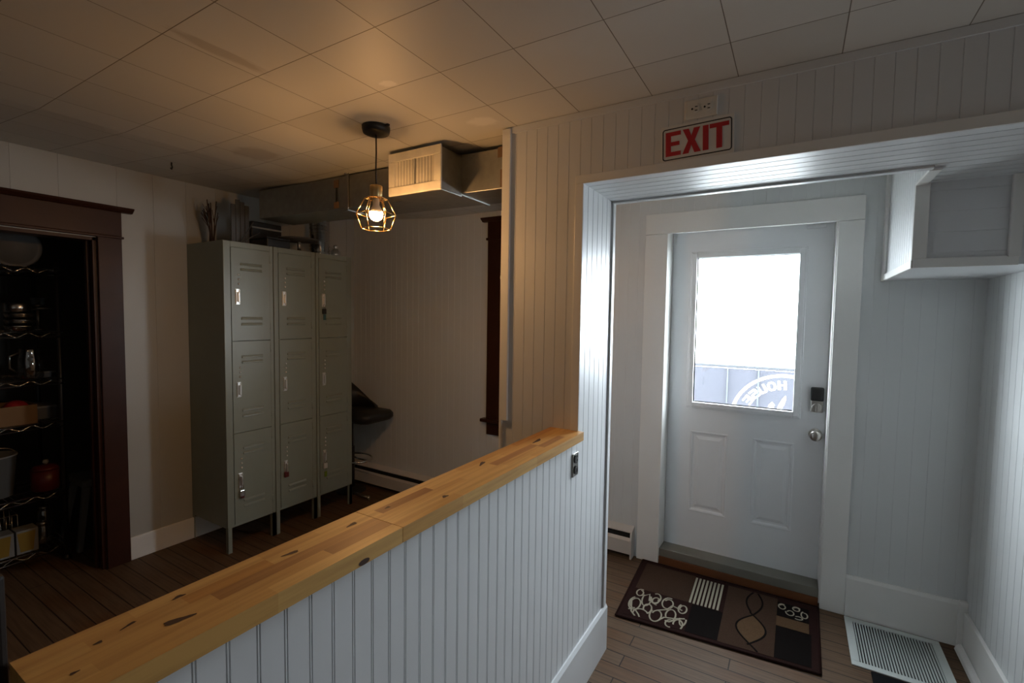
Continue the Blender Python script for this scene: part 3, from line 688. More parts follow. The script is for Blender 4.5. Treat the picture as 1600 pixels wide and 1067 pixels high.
# ------------------------------------------------------------------ lockers
LX = -3.11                            # plane of the door faces
LZ = 2.030
def locker(y0_, label, dl):
    """one column of three doors; y0_ is its near side"""
    w = .331
    e = thing('locker_cabinet', label, 'locker', (LX, y0_, 0), group='three-door locker columns')
    def P(name, bm, m, par=e, **k): return link(name, bm, m, par, **k)
    bm = B(); d = .444                # local: x 0 at door face, y 0..w
    box(bm, -d, -.012, 0, .002, .166, LZ); box(bm, -d, -.012, w-.002, w, .166, LZ); box(bm, -d, -d+.002, .002, w-.002, .166, LZ)
    box(bm, -d, -.012, .002, w-.002, LZ-.003, LZ); box(bm, -d, -.012, .002, w-.002, .166, .169)
    for z_ in (.785, 1.39): box(bm, -d, -.014, .002, w-.002, z_-.001, z_+.001)
    P('cabinet_body', bm, M['locker'])
    bm = B()
    box(bm, -.013, .0, 0, dl, .166, LZ); box(bm, -.013, .0, dl+.262, w, .166, LZ)
    box(bm, -.013, .0, dl, dl+.262, .166, .1815); box(bm, -.013, .0, dl, dl+.262, 1.993, LZ)
    P('front_frame', bm, M['locker'], bevel=.002)
    for sx, sy in ((0, 0), (0, 1), (1, 0), (1, 1)):
        bm = B(); ya = 0 if sy == 0 else w-.026; xa_ = -.026 if sx == 0 else -d
        box(bm, xa_, xa_+.026, ya, ya+.002 if sy == 0 else ya+.026, 0, .166)
        xw = -.002 if sx == 0 else -d
        box(bm, xw, xw+.002, ya, ya+.026, 0, .166)
        if sy: box(bm, xa_, xa_+.026, w-.002, w, 0, .166)
        P('leg', bm, M['locker'])
    for zb_ in (.1825, .7865, 1.3915):
        bm = B(); zt_ = zb_+.600; ya, yb = dl+.002, dl+.260
        # door skin with four pressed louvers
        lv = [(zb_+.498, 1), (zb_+.463, 1), (zb_+.145, -1), (zb_+.107, -1)]
        zcuts = [zb_]+sorted(q for z_, _ in lv for q in (z_-.009, z_+.009))+[zt_]
        la, lb = dl+.062, dl+.204
        for i in range(len(zcuts)-1):
            c, d_ = zcuts[i], zcuts[i+1]
            if i % 2 == 0: box(bm, -.011, .003, ya, yb, c, d_)
            else:
                box(bm, -.011, .003, ya, la, c, d_); box(bm, -.011, .003, lb, yb, c, d_)
                pr = [(.003, c), (.0030, d_), (-.010, d_), (-.010, c)]
                zc = (c+d_)/2
                prism(bm, [(-.011, c), (.003, c), (.0095, c+.003), (.0085, zc), (.003, d_-.001), (-.002, d_-.001), (-.011, d_)], lambda a, b, h: (a, h, b), la, lb)
        dr = P('door', bm, M['locker'])
        hz = zb_+.285; hy = dl+.040
        bm = B(); box(bm, .003, .0055, hy-.0135, hy+.0135, hz-.05, hz+.05); box(bm, .0055, .012, hy-.0125, hy-.0095, hz-.046, hz+.046); box(bm, .0055, .012, hy+.0095, hy+.0125, hz-.046, hz+.046)
        box(bm, .0055, .010, hy-.0095, hy+.0095, hz+.043, hz+.046); box(bm, .0055, .010, hy-.0095, hy+.0095, hz-.046, hz-.043)
        link('latch_plate', bm, M['latch'], dr, bevel=.001)
        bm = B(); box(bm, .0056, .021, hy-.002, hy+.0065, hz-.034, hz+.030); link('lift_handle', bm, M['latch'], dr, bevel=.003)
        bm = B()
        for q in (-.030, 0, .030): lathe(bm, [(.0068, 0), (.0062, .0022), (.004, .0042), (.001, .005)], (.003, dl+.050, zb_+.398+q), 'x', 12)
        link('number_rivet', bm, M['latch'], dr)
        for q in (.07, .52):
            bm = B(); cyl(bm, (.002, yb+.0025, zb_+q), (.002, yb+.0025, zb_+q+.05), .0035, seg=8); link('hinge', bm, M['locker'], dr)
    return e
Lk = [(1.645, 'grey steel locker column nearest the pantry casing', .044), (1.981, 'middle column of the three grey steel lockers', .033), (2.317, 'grey steel locker column beside the black bar stool', .022)]
for y_, lab, dl in Lk: locker(y_, lab, dl)

def padlock(y, z, label, body, tagm=None, tagdrop=.06, bodyh=.036):
    """hangs from the latch of a locker door, shackle at height z"""
    e = thing('padlock', label, 'padlock', (LX+.014, y, z), group='padlocks on locker doors')
    bm = B(); r = .0085
    tube(bm, [(0, -r, -.028), (0, -r, 0)] + [(0, r*math.cos(PI-a), r*math.sin(a)) for a in [PI*k/8 for k in range(1, 8)]] + [(0, r, 0), (0, r, -.028)], .0026, 8)
    link('shackle', bm, M['chrome'], e)
    bm = B(); box(bm, -.007, .007, -.0165, .0165, -.028-bodyh, -.024); link('lock_body', bm, body, e, bevel=.004)
    if tagm:
        bm = B(); z0 = -.028-bodyh-tagdrop
        tube(bm, [(.004, 0, -.028-bodyh+.002), (.006, .001, -.035-bodyh), (.005, 0, z0+.04)], .0012, 6); box(bm, .003, .0065, -.011, .011, z0, z0+.042)
        link('key_tag', bm, tagm, e, bevel=.002)
    return e
padlock(1.733, .428, 'silver padlock with dark red key fob on the bottom locker door near the pantry', M['chrome'], M['darkred'], .010, .040)
padlock(2.052, .462, 'dark red padlock on the bottom door of the middle locker column', M['darkred'])
padlock(2.379, 1.635, 'dark padlock with teal key tag on the top locker door above the stool', M['black'], M['teal'], .045)
padlock(2.379, .438, 'white padlock with green key tag on the bottom locker door by the stool', M['whiteplastic'], M['green'], .065)

# ------------------------------------------------------------------ things on top of the lockers
TZ = LZ+.001
e = thing('twig_bundle', 'bundle of dry brown twigs standing on the locker end near the pantry', 'twigs', (-3.40, 1.74, TZ))
for k in range(9):
    bm = B(); a, b = random.uniform(-.05, .05), random.uniform(-.05, .09); h = random.uniform(.16, .30)
    s0 = Vector((random.uniform(-.02, .02), random.uniform(-.02, .02), .004))
    p = [s0, s0+Vector((a*.4, b*.4, h*.5)), s0+Vector((a, b, h))]
    tube(bm, p, .0035, 6); tube(bm, [p[1], p[1]+Vector((b*.5+.02, a*.5-.02, h*.25))], .002, 6); tube(bm, [p[1]*.6+p[2]*.4, p[1]*.6+p[2]*.4+Vector((-.02, b*.6, h*.2))], .002, 6)
    link('twig', bm, M['twig'], e)
e = thing('folding_stand', 'dark folding stand with slanted struts on top of the lockers', 'stand', (-3.27, 1.845, TZ))
for dy, h, w0 in ((-.045, .270, .0145), (-.014, .305, .0145), (.017, .295, .0145), (.048, .275, .0145)):
    bm = B(); box(bm, -.006, .004, dy-w0, dy+w0, .0, h); link('leaf_panel', bm, M['greytray'], e, bevel=.003)
for q in ((.03, .075, .165), (.04, .115, .10)):
    bm = B(); cyl(bm, (.02, -.015, .012), q, .004, seg=8); link('strut', bm, M['greytray'], e)
bm = B(); box(bm, -.03, .05, -.06, .06, 0, .012); link('foot', bm, M['black'], e, bevel=.003)
e = thing('storage_case', 'low black case lying under the grey cake stand on the lockers', 'case', (-3.215, 2.035, TZ))
bm = B(); box(bm, -.10, .085, -.085, .085, .0, .055); link('case_body', bm, M['black'], e, bevel=.006)
bm = B(); box(bm, -.102, .087, -.087, .087, .055, .068); link('lid', bm, M['blackvinyl'], e, bevel=.004)
e = thing('storage_box', 'large black box with a silver edge strip behind the cake stand', 'box', (-3.452, 2.09, TZ))
bm = B(); box(bm, -.09, .09, -.11, .12, 0, .20); link('box_body', bm, M['black'], e, bevel=.006)
bm = B(); box(bm, .0905, .094, -.11, .12, .150, .162); link('edge_strip', bm, M['steel'], e)
e = thing('cake_stand', 'round grey cake stand on top of the middle lockers', 'cake stand', (-3.205, 2.245, TZ))
bm = B(); lathe(bm, [(.05, 0), (.05, .005), (.015, .010), (.011, .03), (.012, .068), (.02, .074), (.001, .075)]); link('pedestal', bm, M['steel'], e, smooth=False)
bm = B(); lathe(bm, [(.02, .075), (.130, .082), (.143, .092), (.141, .095), (.125, .088), (.001, .086)], seg=40); link('plate', bm, M['greytray'], e)
e = thing('glass_vase', 'tall clear ribbed glass vase on the lockers below the duct', 'vase', (-3.285, 2.485, TZ))
bm = B(); pr = [(.070, 0), (.076, .004)]
for k in range(9): pr += [(.078, .02+k*.028), (.072, .034+k*.028)]
pr += [(.078, .275), (.075, .275), (.069, .03), (.001, .012)]
lathe(bm, pr, seg=40); link('vase_body', bm, M['vaseglass'], e)
e = thing('glass_jar', 'small stoppered glass jar beside the tall vase on the lockers', 'jar', (-3.22, 2.585, TZ))
bm = B(); lathe(bm, [(.030, 0), (.036, .008), (.036, .045), (.022, .058), (.022, .066), (.001, .066)], seg=28); link('jar_body', bm, M['vaseglass'], e)
bm = B(); lathe(bm, [(.012, .066), (.012, .072), (.018, .082), (.016, .094), (.001, .1)], seg=20); link('stopper', bm, M['chrome'], e, smooth=True)

# ------------------------------------------------------------------ bar stool behind the lockers
e = thing('bar_stool', 'black low-back bar stool between the lockers and the rear wall', 'stool', (-3.36, 2.852, 0))
bm = B(); lathe(bm, [(.128, 0), (.128, .006), (.115, .014), (.06, .026), (.036, .04), (.001, .04)], seg=40); link('base', bm, M['blackvinyl'], e)
bm = B(); cyl(bm, (.10, -.06, .012), (.30, -.075, .018), .012, seg=10); cyl(bm, (.30, -.075, 0), (.30, -.075, .03), .014, seg=12); link('foot_bar', bm, M['nickel'], e)
bm = B(); cyl(bm, (0, 0, .03), (0, 0, .40), .030); cyl(bm, (0, 0, .40), (0, 0, .66), .022); link('column', bm, M['black'], e)
bm = B(); tube(bm, [(.17*math.cos(a)+.045, .135*math.sin(a), .30) for a in [2*PI*k/36 for k in range(36)]], .008, 10, closed=True)
tube(bm, [(.03, .0, .31), (.10, 0, .302), (.205, 0, .30)], .007, 8); link('footrest', bm, M['chrome'], e)
bm = B(); n = 14; rings = []
for k, (hw, z_) in enumerate(((.13, .655), (.18, .662), (.20, .69), (.20, .722), (.19, .738), (.0, .745))):
    rings.append([bm.verts.new((x_*hw/.2*1.0+.125, y_*hw/.2, z_)) for x_, y_ in [(.255*max(-1, min(1, 1.25*math.cos(a))), .18*max(-1, min(1, 1.25*math.sin(a)))) for a in [2*PI*q/28 for q in range(28)]]])
for i in range(5):
    for q in range(28): bm.faces.new((rings[i][q], rings[i][(q+1) % 28], rings[i+1][(q+1) % 28], rings[i+1][q]))
bm.faces.new(rings[0][::-1]); bmesh.ops.remove_doubles(bm, verts=bm.verts, dist=1e-5)
link('seat', bm, M['blackvinyl'], e, smooth=True)
bm = B(); g0 = []
for i in range(13):                   # curved shell back: low at the front of the arms, high behind
    a = math.radians(80+200*i/12); hh = .04+.23*math.sin(PI*i/12)**1.5
    for r_, z0_, z1_ in ((.205, .70, .73+hh),):
        cx_, sy_ = math.cos(a), math.sin(a)
        g0.append([(.115+.225*cx_, .178*sy_, .70), (.105+.230*cx_, .18*sy_, .73+hh*.55), (.085+.235*cx_, .17*sy_, .73+hh),
                   (.09+.215*cx_, .152*sy_, .73+hh), (.11+.207*cx_, .16*sy_, .73+hh*.55), (.12+.20*cx_, .158*sy_, .70)])
vs = [[bm.verts.new(p) for p in r_] for r_ in g0]
for i in range(12):
    for q in range(6): bm.faces.new((vs[i][q], vs[i][(q+1) % 6], vs[i+1][(q+1) % 6], vs[i+1][q]))
bm.faces.new(vs[0]); bm.faces.new(vs[-1][::-1])
link('backrest', bm, M['blackvinyl'], e, smooth=True)

# ------------------------------------------------------------------ rug, floor grille, black mat
RC = [(-.756, 2.378), (.156, 2.455), (.166, 3.032), (-.791, 3.026)]     # front left, front right, back right, back left
def rp(u, v, z):
    a = [(RC[0][i]*(1-u)+RC[1][i]*u)*(1-v)+(RC[3][i]*(1-u)+RC[2][i]*u)*v for i in (0, 1)]
    return (a[0], a[1], z)
e = thing('door_mat', 'brown patterned door mat with cream scrolls and stripes before the door', 'rug', (-.3, 2.72, 0))
bm = B()
RZ = .009
hexa(bm, [rp(0, 0, .0005), rp(1, 0, .0005), rp(1, 1, .0005), rp(0, 1, .0005), rp(.003, .004, RZ), rp(.997, .004, RZ), rp(.997, .996, RZ), rp(.003, .996, RZ)], 0)
def patch(u0, u1, v0, v1, mi, h=.0012): hexa(bm, [rp(u0, v0, RZ-.001), rp(u1, v0, RZ-.001), rp(u1, v1, RZ-.001), rp(u0, v1, RZ-.001), rp(u0, v0, RZ+h), rp(u1, v0, RZ+h), rp(u1, v1, RZ+h), rp(u0, v1, RZ+h)], mi)
patch(.035, .345, .47, .95, 1); patch(.035, .37, .04, .47, 0)
for k in range(8): patch(.348+k*.0215, .348+k*.0215+.0115, .47, .93, 4, .0018)
patch(.37, .535, .04, .46, 3); patch(.535, .80, .035, .95, 1); patch(.80, .955, .50, .655, 2); patch(.80, .965, .04, .495, 3); patch(.80, .955, .66, .90, 3, .0008)
def ribbon(pts, wid, mi, h):
    """flat raised line through (u, v) points"""
    P3 = [Vector(rp(u, v, RZ+h)) for u, v in pts]
    L_, R_ = [], []
    for i, p in enumerate(P3):
        d = (P3[min(i+1, len(P3)-1)]-P3[max(i-1, 0)]); d = Vector((-d.y, d.x, 0)).normalized()*wid
        L_.append((bm.verts.new(p-d), bm.verts.new(p-d-Vector((0, 0, .003))))); R_.append((bm.verts.new(p+d), bm.verts.new(p+d-Vector((0, 0, .003)))))
    for i in range(len(P3)-1):
        bm.faces.new((L_[i][0], L_[i+1][0], R_[i+1][0], R_[i][0])).material_index = mi
        bm.faces.new((L_[i][1], L_[i+1][1], L_[i+1][0], L_[i][0])).material_index = mi
        bm.faces.new((R_[i][0], R_[i+1][0], R_[i+1][1], R_[i][1])).material_index = mi
wave1 = [(.685-.075*math.sin(2*PI*(v-.12)/.86*1.0)*(1 if v < .58 else .55), v) for v in [.04+.90*k/30 for k in range(31)]]
wave2 = [(.685+.070*math.sin(2*PI*(v-.12)/.86*1.0)*(1 if v < .58 else .6), v) for v in [.10+.84*k/30 for k in range(31)]]
lens = [(u, v) for u, v in wave1 if .12 <= v <= .55]; lens2 = [(u, v) for u, v in wave2 if .12 <= v <= .55]
A3 = [bm.verts.new(rp(u, v, RZ+.0016)) for u, v in lens]; B3 = [bm.verts.new(rp(u, v, RZ+.0016)) for u, v in lens2]
for i in range(min(len(A3), len(B3))-1): bm.faces.new((A3[i], A3[i+1], B3[i+1], B3[i])).material_index = 2
ribbon(wave1, .0045, 3, .0022); ribbon(wave2, .0045, 3, .0024)
def scroll(cu, cv, ru, rv, a0, turns, grow=.35):
    pts = []
    for k in range(int(18*turns)+1):
        a = a0+2*PI*k/18; q = 1-grow*k/(18*turns); pts.append((cu+ru*q*math.cos(a), cv+rv*q*math.sin(a)))
    return pts
rr = random.Random(3)
SC = [(.075, .405, .024, .060, 1.0, 1.15), (.072, .225, .036, .105, 2.0, 1.5), (.128, .33, .030, .12, 2.6, .75), (.170, .395, .034, .095, 3.2, .85), (.175, .345, .022, .055, .5, 1.1), (.245, .355, .036, .095, 1.2, 1.25),
      (.205, .14, .036, .10, 2.5, 1.1), (.275, .20, .034, .105, 4.2, .95), (.330, .335, .026, .075, 2.2, 1.2), (.325, .10, .030, .08, 5.6, .7), (.290, .075, .030, .06, 1.5, .6), (.115, .09, .05, .09, .4, .45), (.35, .18, .02, .10, 3.0, .6), (.145, .20, .028, .08, 5.2, .8)]
for i, s_ in enumerate(SC): ribbon(scroll(*s_), .0038, 4, .0016+.00012*i)
for i, q in enumerate([[(.05, .12), (.085, .14), (.115, .08), (.125, .05)], [(.045, .27), (.07, .10), (.10, .05)], [(.095, .36), (.13, .42), (.14, .32), (.19, .28)], [(.20, .21), (.25, .26), (.27, .34), (.33, .31)], [(.22, .06), (.25, .14), (.30, .16), (.355, .20)]]):
    ribbon(q, .0038, 4, .0034+.00012*i)
for i, s_ in enumerate([(.825, .83, .020, .05, 1.0, 1.3), (.865, .76, .022, .05, 3.0, 1.0), (.895, .85, .020, .04, .4, 1.4), (.935, .78, .018, .06, 2.0, 1.0), (.905, .71, .024, .03, 4.0, .8)]): ribbon(scroll(*s_), .003, 4, .0016+.00012*i)
part('mat_pile', bm, [M['rugdark'], M['rugmid'], M['rugtan'], M['rugblack'], M['rugcream']], e, fix=False)
bm = B(); ring_ = [Vector(rp(u, v, .0068)) for u, v in ((0, 0), (1, 0), (1, 1), (0, 1))]
for i in range(4): cyl(bm, ring_[i], ring_[(i+1) % 4], .0062, seg=8)
part('bound_edge', bm, M['rugdark'], e)

e = thing('floor_grille', 'white slotted floor grille beside the tall corner baseboard', 'vent', (.47, 2.82, 0))
gx0, gx1, gy0, gy1 = .283, .667, 2.612, 3.026; fw = .034
bm = B()
for (a, b, c, d) in ((gx0, gx1, gy0, gy0+fw), (gx0, gx1, gy1-fw, gy1), (gx0, gx0+fw, gy0+fw, gy1-fw), (gx1-fw, gx1, gy0+fw, gy1-fw)): box(bm, a, b, c, d, .0005, .007)
part('grille_frame', bm, M['grillewhite'], e, bevel=.002)
bm = B(); n = 27
for i in range(n):
    x = gx0+fw+(gx1-gx0-2*fw)*(i+.5)/n; hexa(bm, [(x-.0025, gy0+fw, .0008), (x+.0015, gy0+fw, .0008), (x+.0015, gy1-fw, .0008), (x-.0025, gy1-fw, .0008), (x-.0005, gy0+fw, .0062), (x+.0030, gy0+fw, .0062), (x+.0030, gy1-fw, .0062), (x-.0005, gy1-fw, .0062)])
part('louver_bars', bm, M['grillewhite'], e)
bm = B(); box(bm, gx0+fw-.002, gx1-fw+.002, gy0+fw-.002, gy1-fw+.002, .0003, .0007); part('dark_throat', bm, M['slot'], e)
bm = B(); box(bm, .352, .725, 2.18, 2.600, .0005, .008)
tag(link('boot_mat', bm, M['rubber'], bevel=.003), 'black rubber mat lying in front of the white floor grille', 'mat')

# ------------------------------------------------------------------ pantry shelving and goods
RX0, RX1, RY0, RY1 = -4.35, -3.90, .18, 1.09
SHZ = [.105, .447, .884, 1.150, 1.438, 1.822]
e = thing('wire_shelving', 'chrome wire shelving unit standing in the dark pantry', 'shelving', (-4.12, .63, 0))
for xx in (RX0+.012, RX1-.012):
    for yy in (RY0+.012, RY1-.012):
        bm = B(); cyl(bm, (xx, yy, 0), (xx, yy, 1.87), .0125, seg=12); lathe(bm, [(.02, 0), (.02, .01), (.012, .03), (.001, .03)], (xx, yy, 0), seg=12); part('post', bm, M['darkmetal'], e)
for z in SHZ:
    bm = B()
    for zz in (z, z-.030):
        for xx in (RX0, RX1): cyl(bm, (xx, RY0, zz), (xx, RY1, zz), .0044, seg=8)
        for yy in (RY0, RY1): cyl(bm, (RX0, yy, zz), (RX1, yy, zz), .0036, seg=8)
    nn = 18
    for xx in (RX0, RX1): tube(bm, [(xx, RY0+(RY1-RY0)*k/nn, z if k % 2 else z-.030) for k in range(nn+1)], .0014, 6)
    for k in range(1, 31): cyl(bm, (RX0, RY0+(RY1-RY0)*k/31, z), (RX1, RY0+(RY1-RY0)*k/31, z), .0018, seg=6, caps=False)
    for xx in (-4.2, -4.05): cyl(bm, (xx, RY0, z-.004), (xx, RY1, z-.004), .0028, seg=6)
    part('wire_shelf', bm, M['chrome'], e)
def goods(name, label, cat, loc, builders, rz=0.0, group=None):
    e = thing(name, label, cat, loc, rz, group)
    for nm, fn, m in builders:
        bm = B(); fn(bm); link(nm, bm, m, e, bevel=.002 if 'box' in nm or 'carton' in nm else 0)
    return e
TS = .005
goods('serving_platter', 'large dark round platter leaning on the top pantry shelf', 'platter', (-4.06, .93, SHZ[5]+TS),
      [('platter_disc', lambda b: lathe(b, [(.001, -.004), (.11, -.004), (.125, .008), (.122, .012), (.10, .002), (.001, .001)], (0, 0, .125), 'x', 36), M['greytray']),
       ('display_foot', lambda b: box(b, -.03, .05, -.04, .04, 0, .01), M['black'])])
def pan(r, h): return lambda b: lathe(b, [(r*.9, 0), (r, .01), (r, h), (r+.006, h+.002), (r-.004, h+.002), (r-.006, .012), (.001, .008)], seg=32)
for k in range(3):
    tag_ = ('steel bowl at the bottom of the nested stack on the upper pantry shelf', 'steel bowl in the middle of the nested stack in the pantry', 'steel bowl on top of the nested stack in the pantry')[k]
    goods('steel_bowl', tag_, 'bowl', (-3.98, .925, SHZ[4]+TS+k*.036), [('bowl_body', lambda b: lathe(b, [(.045, 0), (.062, .012), (.070, .030), (.074, .034), (.068, .032), (.055, .012), (.001, .008)], seg=32), M['steel'])], group='steel bowls nested in a stack')
goods('saucepan', 'shiny saucepan upside down on the stacked steel bowls', 'pan', (-3.98, .915, SHZ[4]+TS+.110),
      [('pan_body', lambda b: lathe(b, [(.060, 0), (.060, .055), (.05, .062), (.001, .062)], seg=32), M['steel']), ('pan_handle', lambda b: tube(b, [(0, .058, .02), (0, .10, .03), (0, .17, .03)], .007, 8), M['black'])])
goods('candle_holder', 'thin-stemmed metal holder at the shelf end behind the steel bowls', 'holder', (-4.22, 1.135-.07, SHZ[4]+TS),
      [('base', lambda b: lathe(b, [(.04, 0), (.04, .006), (.01, .012), (.01, .15), (.045, .155), (.045, .162), (.001, .162)], seg=24), M['steel']), ('cup', lambda b: lathe(b, [(.03, .162), (.034, .21), (.030, .21), (.001, .17)], seg=20), M['greytray'])])
goods('glass_pitcher', 'clear glass pitcher on the third pantry shelf from the top', 'pitcher', (-3.99, .965, SHZ[3]+TS),
      [('pitcher_body', lambda b: lathe(b, [(.050, 0), (.058, .01), (.056, .12), (.044, .16), (.050, .185), (.047, .185), (.042, .16), (.053, .12), (.001, .012)], seg=28), M['vaseglass']),
       ('handle', lambda b: tube(b, [(0, -.05, .16), (0, -.09, .14), (0, -.09, .07), (0, -.055, .04)], .006, 8), M['vaseglass'])])
goods('long_tray', 'dark tray with a pale rim next to the glass pitcher', 'tray', (-4.10, 1.03, SHZ[3]+TS), [('tray_body', lambda b: box(b, -.12, .10, -.04, .05, 0, .03), M['black']), ('rim', lambda b: box(b, -.122, .102, -.042, .052, .03, .036), M['greytray'])])
goods('cardboard_box', 'open cardboard box with red things inside on the middle pantry shelf', 'box', (-4.02, .80, SHZ[2]+TS),
      [('box_walls', lambda b: [box(b, -.12, .10, -.22, -.216, 0, .115), box(b, -.12, .10, .166, .17, 0, .115), box(b, .096, .10, -.216, .166, 0, .115), box(b, -.12, -.116, -.216, .166, 0, .115), box(b, -.116, .096, -.216, .166, 0, .004)], M['cardboard'])])
for k, (dy, dx, r_) in enumerate(((-.02, .03, .052), (.095, .02, .058), (-.14, .03, .05))):
    goods('tomato', ('small red ball in the middle of the cardboard box', 'largest red ball at the right end of the cardboard box', 'red ball at the hidden end of the cardboard box')[k], 'red ball', (-4.02+dx, .80+dy, SHZ[2]+TS+.005+.085),
          [('skin', lambda b, r_=r_: lathe(b, [(.001, -r_*.88)]+[(r_*math.cos(a), r_*.88*math.sin(a)) for a in [-PI/2+PI*q/10 for q in range(1, 10)]]+[(.004, r_*.84)], seg=20), M['red'])], group='red balls in the cardboard box')
goods('food_container', 'pale lidded food container at the right end of the middle pantry shelf', 'container', (-4.14, 1.03, SHZ[2]+TS), [('container_body', lambda b: box(b, -.10, .10, -.05, .055, 0, .07), M['greytray']), ('lid', lambda b: box(b, -.104, .104, -.054, .059, .07, .08), M['dimplastic'])])
goods('bucket', 'tall white plastic bucket on the lower pantry shelf', 'bucket', (-4.075, .80, SHZ[1]+TS), [('bucket_body', lambda b: lathe(b, [(.085, 0), (.105, .24), (.11, .24), (.11, .25), (.10, .25), (.08, .01), (.001, .006)], seg=28), M['dimplastic']), ('bail', lambda b: tube(b, [(0, .108*math.cos(a), .24+.05*math.sin(a)) for a in [PI*q/12 for q in range(13)]], .002, 6), M['steel'])])
goods('cooking_pot', 'dark red cooking pot with pale knob beside the white bucket', 'pot', (-3.985, 1.012, SHZ[1]+TS), [('pot_body', lambda b: lathe(b, [(.055, 0), (.068, .01), (.070, .13), (.066, .13), (.064, .012), (.001, .008)], seg=28), M['darkred']),
      ('lid', lambda b: lathe(b, [(.072, .131), (.06, .15), (.02, .16), (.001, .16)], seg=28), M['darkred']), ('knob', lambda b: lathe(b, [(.008, .16), (.016, .175), (.012, .19), (.001, .19)], seg=14), M['dimplastic'])])
for k, yy in enumerate((.80, .905)):
    e = goods('drink_carton', ('yellow and white carton farther left on the bottom pantry shelf', 'yellow and white carton nearer the shelf end on the bottom pantry shelf')[k], 'carton', (-3.975, yy, SHZ[0]+TS),
          [('carton_body', lambda b: box(b, -.05, .05, -.048, .048, 0, .14), M['dimplastic']), ('printed_panel', lambda b: prism(b, [(-.032, .012), (.024, .012), (.036, .128), (-.044, .128)], lambda a, c, h: (h, a, c), .0495, .0512), M['yellow'])], group='cartons on the bottom pantry shelf')
goods('glass_jar', 'squat glass jar with metal lid beside the cartons', 'jar', (-4.03, 1.00, SHZ[0]+TS), [('jar_body', lambda b: lathe(b, [(.034, 0), (.038, .006), (.038, .10), (.028, .115), (.001, .115)], seg=24), M['vaseglass']), ('lid', lambda b: lathe(b, [(.030, .115), (.030, .13), (.001, .131)], seg=24), M['steel'])])
goods('spice_jar', 'taller jar behind the squat jar on the bottom pantry shelf', 'jar', (-4.15, 1.04, SHZ[0]+TS), [('jar_body', lambda b: lathe(b, [(.030, 0), (.034, .006), (.034, .16), (.026, .175), (.001, .175)], seg=24), M['vaseglass']), ('lid', lambda b: lathe(b, [(.028, .175), (.028, .19), (.001, .191)], seg=24), M['steel'])])
goods('wire_basket', 'small wire basket above the cartons at the edge of view', 'basket', (-4.16, .80, SHZ[0]+TS), [('basket_wires', lambda b: [tube(b, [(-.08, -.1, z_), (.08, -.1, z_), (.08, .1, z_), (-.08, .1, z_)], .003, 6, closed=True) for z_ in (.006, .10, .20)] + [cyl(b, (x_, y_, .004), (x_, y_, .20), .0022, seg=6) for x_ in (-.08, .08) for y_ in [-.1+.025*q for q in range(9)]], M['steel'])])
e = thing('step_stool', 'white plastic step stool beside the shelving in the dark pantry', 'stool', (-4.10, 1.285, 0))
bm = B(); box(bm, -.13, .12, -.10, .10, .40, .455); link('step', bm, M['dimplastic'], e, bevel=.012)
for sx in (-1, 1):
    for sy in (-1, 1):
        bm = B(); hexa(bm, [(sx*.15-.018, sy*.135-.014, 0), (sx*.15+.018, sy*.135-.014, 0), (sx*.15+.018, sy*.135+.014, 0), (sx*.15-.018, sy*.135+.014, 0),
                            (sx*.10-.022, sy*.075-.018, .405), (sx*.10+.022, sy*.075-.018, .405), (sx*.10+.022, sy*.075+.018, .405), (sx*.10-.022, sy*.075+.018, .405)]); link('leg', bm, M['dimplastic'], e, bevel=.004)

# ------------------------------------------------------------------ outside the door: deck rail with a banner seen from behind
e = thing('deck_railing', 'grey deck railing with pale posts outside the door', 'railing', (-.3, 4.66, 0))
bm = B(); box(bm, -2.2, 1.4, 4.64, 4.69, 1.140, 1.168); part('top_rail', bm, M['railmetal'], e, bevel=.004)
for x in (-1.53, -1.02, -.508, -.261, .53, 1.05):
    bm = B(); box(bm, x-.006, x+.006, 4.626, 4.638, -.1, 1.138); part('post', bm, M['railpost'], e, bevel=.003)
e = thing('banner', 'navy banner with white ring and lettering seen from behind on the railing', 'banner', (-.058, 4.66, .69))
bm = B(); box(bm, -1.6, 1.2, 4.645, 4.652, .18, 1.138); part('banner_cloth', bm, M['navy'], e)
bm = B(); n = 72; c0, c1 = Vector((-.058, 0, .690)), None
vs = [[bm.verts.new((-.058+r_*math.cos(2*PI*k/n), 4.6436, .69+r_*math.sin(2*PI*k/n))) for k in range(n)] for r_ in (.424, .398)]
for k in range(n): bm.faces.new((vs[0][k], vs[0][(k+1) % n], vs[1][(k+1) % n], vs[1][k]))
part('ring', bm, M['bannerwhite'], e, fix=False)
bm = B()
for ch, ang in (('H', 93.8), ('O', 107.6), ('U', 121), ('S', 134.3), ('E', 147.4)):   # mirrored: read from the street side
    a = math.radians(ang); r0, h_, w_ = .291, .076, .066
    for poly in glyph(ch):
        wd = .9 if ch == 'E' else 1.0
        def place(p, q, hgt):
            tx = -(p/wd-.5)*w_                                # flipped left-right
            rad = r0+q*h_
            # tangent (clockwise direction seen from here) and radial
            return (-.058+rad*math.cos(a)+tx*math.sin(a), 4.6436-hgt, .69+rad*math.sin(a)-tx*math.cos(a))
        prism(bm, poly, place, 0, .001)
part('lettering', bm, M['bannerwhite'], e, fix=True)
bm = B(); prism(bm, [(-.115, .80), (-.085, .80), (-.06, .85), (-.045, .905), (-.052, .935), (-.075, .90), (-.10, .85)], lambda a, b, h: (a, 4.6436-h, b), 0, .001)
prism(bm, [(-.18, .80), (-.14, .80), (-.13, .845), (-.15, .87), (-.175, .84)], lambda a, b, h: (a, 4.6436-h, b), 0, .001)
part('leaf_emblem', bm, M['bannerwhite'], e)
bm = B(); box(bm, -8, 8, 3.27, 14, -.3, -.2); struct('ground_outside', bm, M['ground'], 'pale ground outside the entrance door', 'ground')

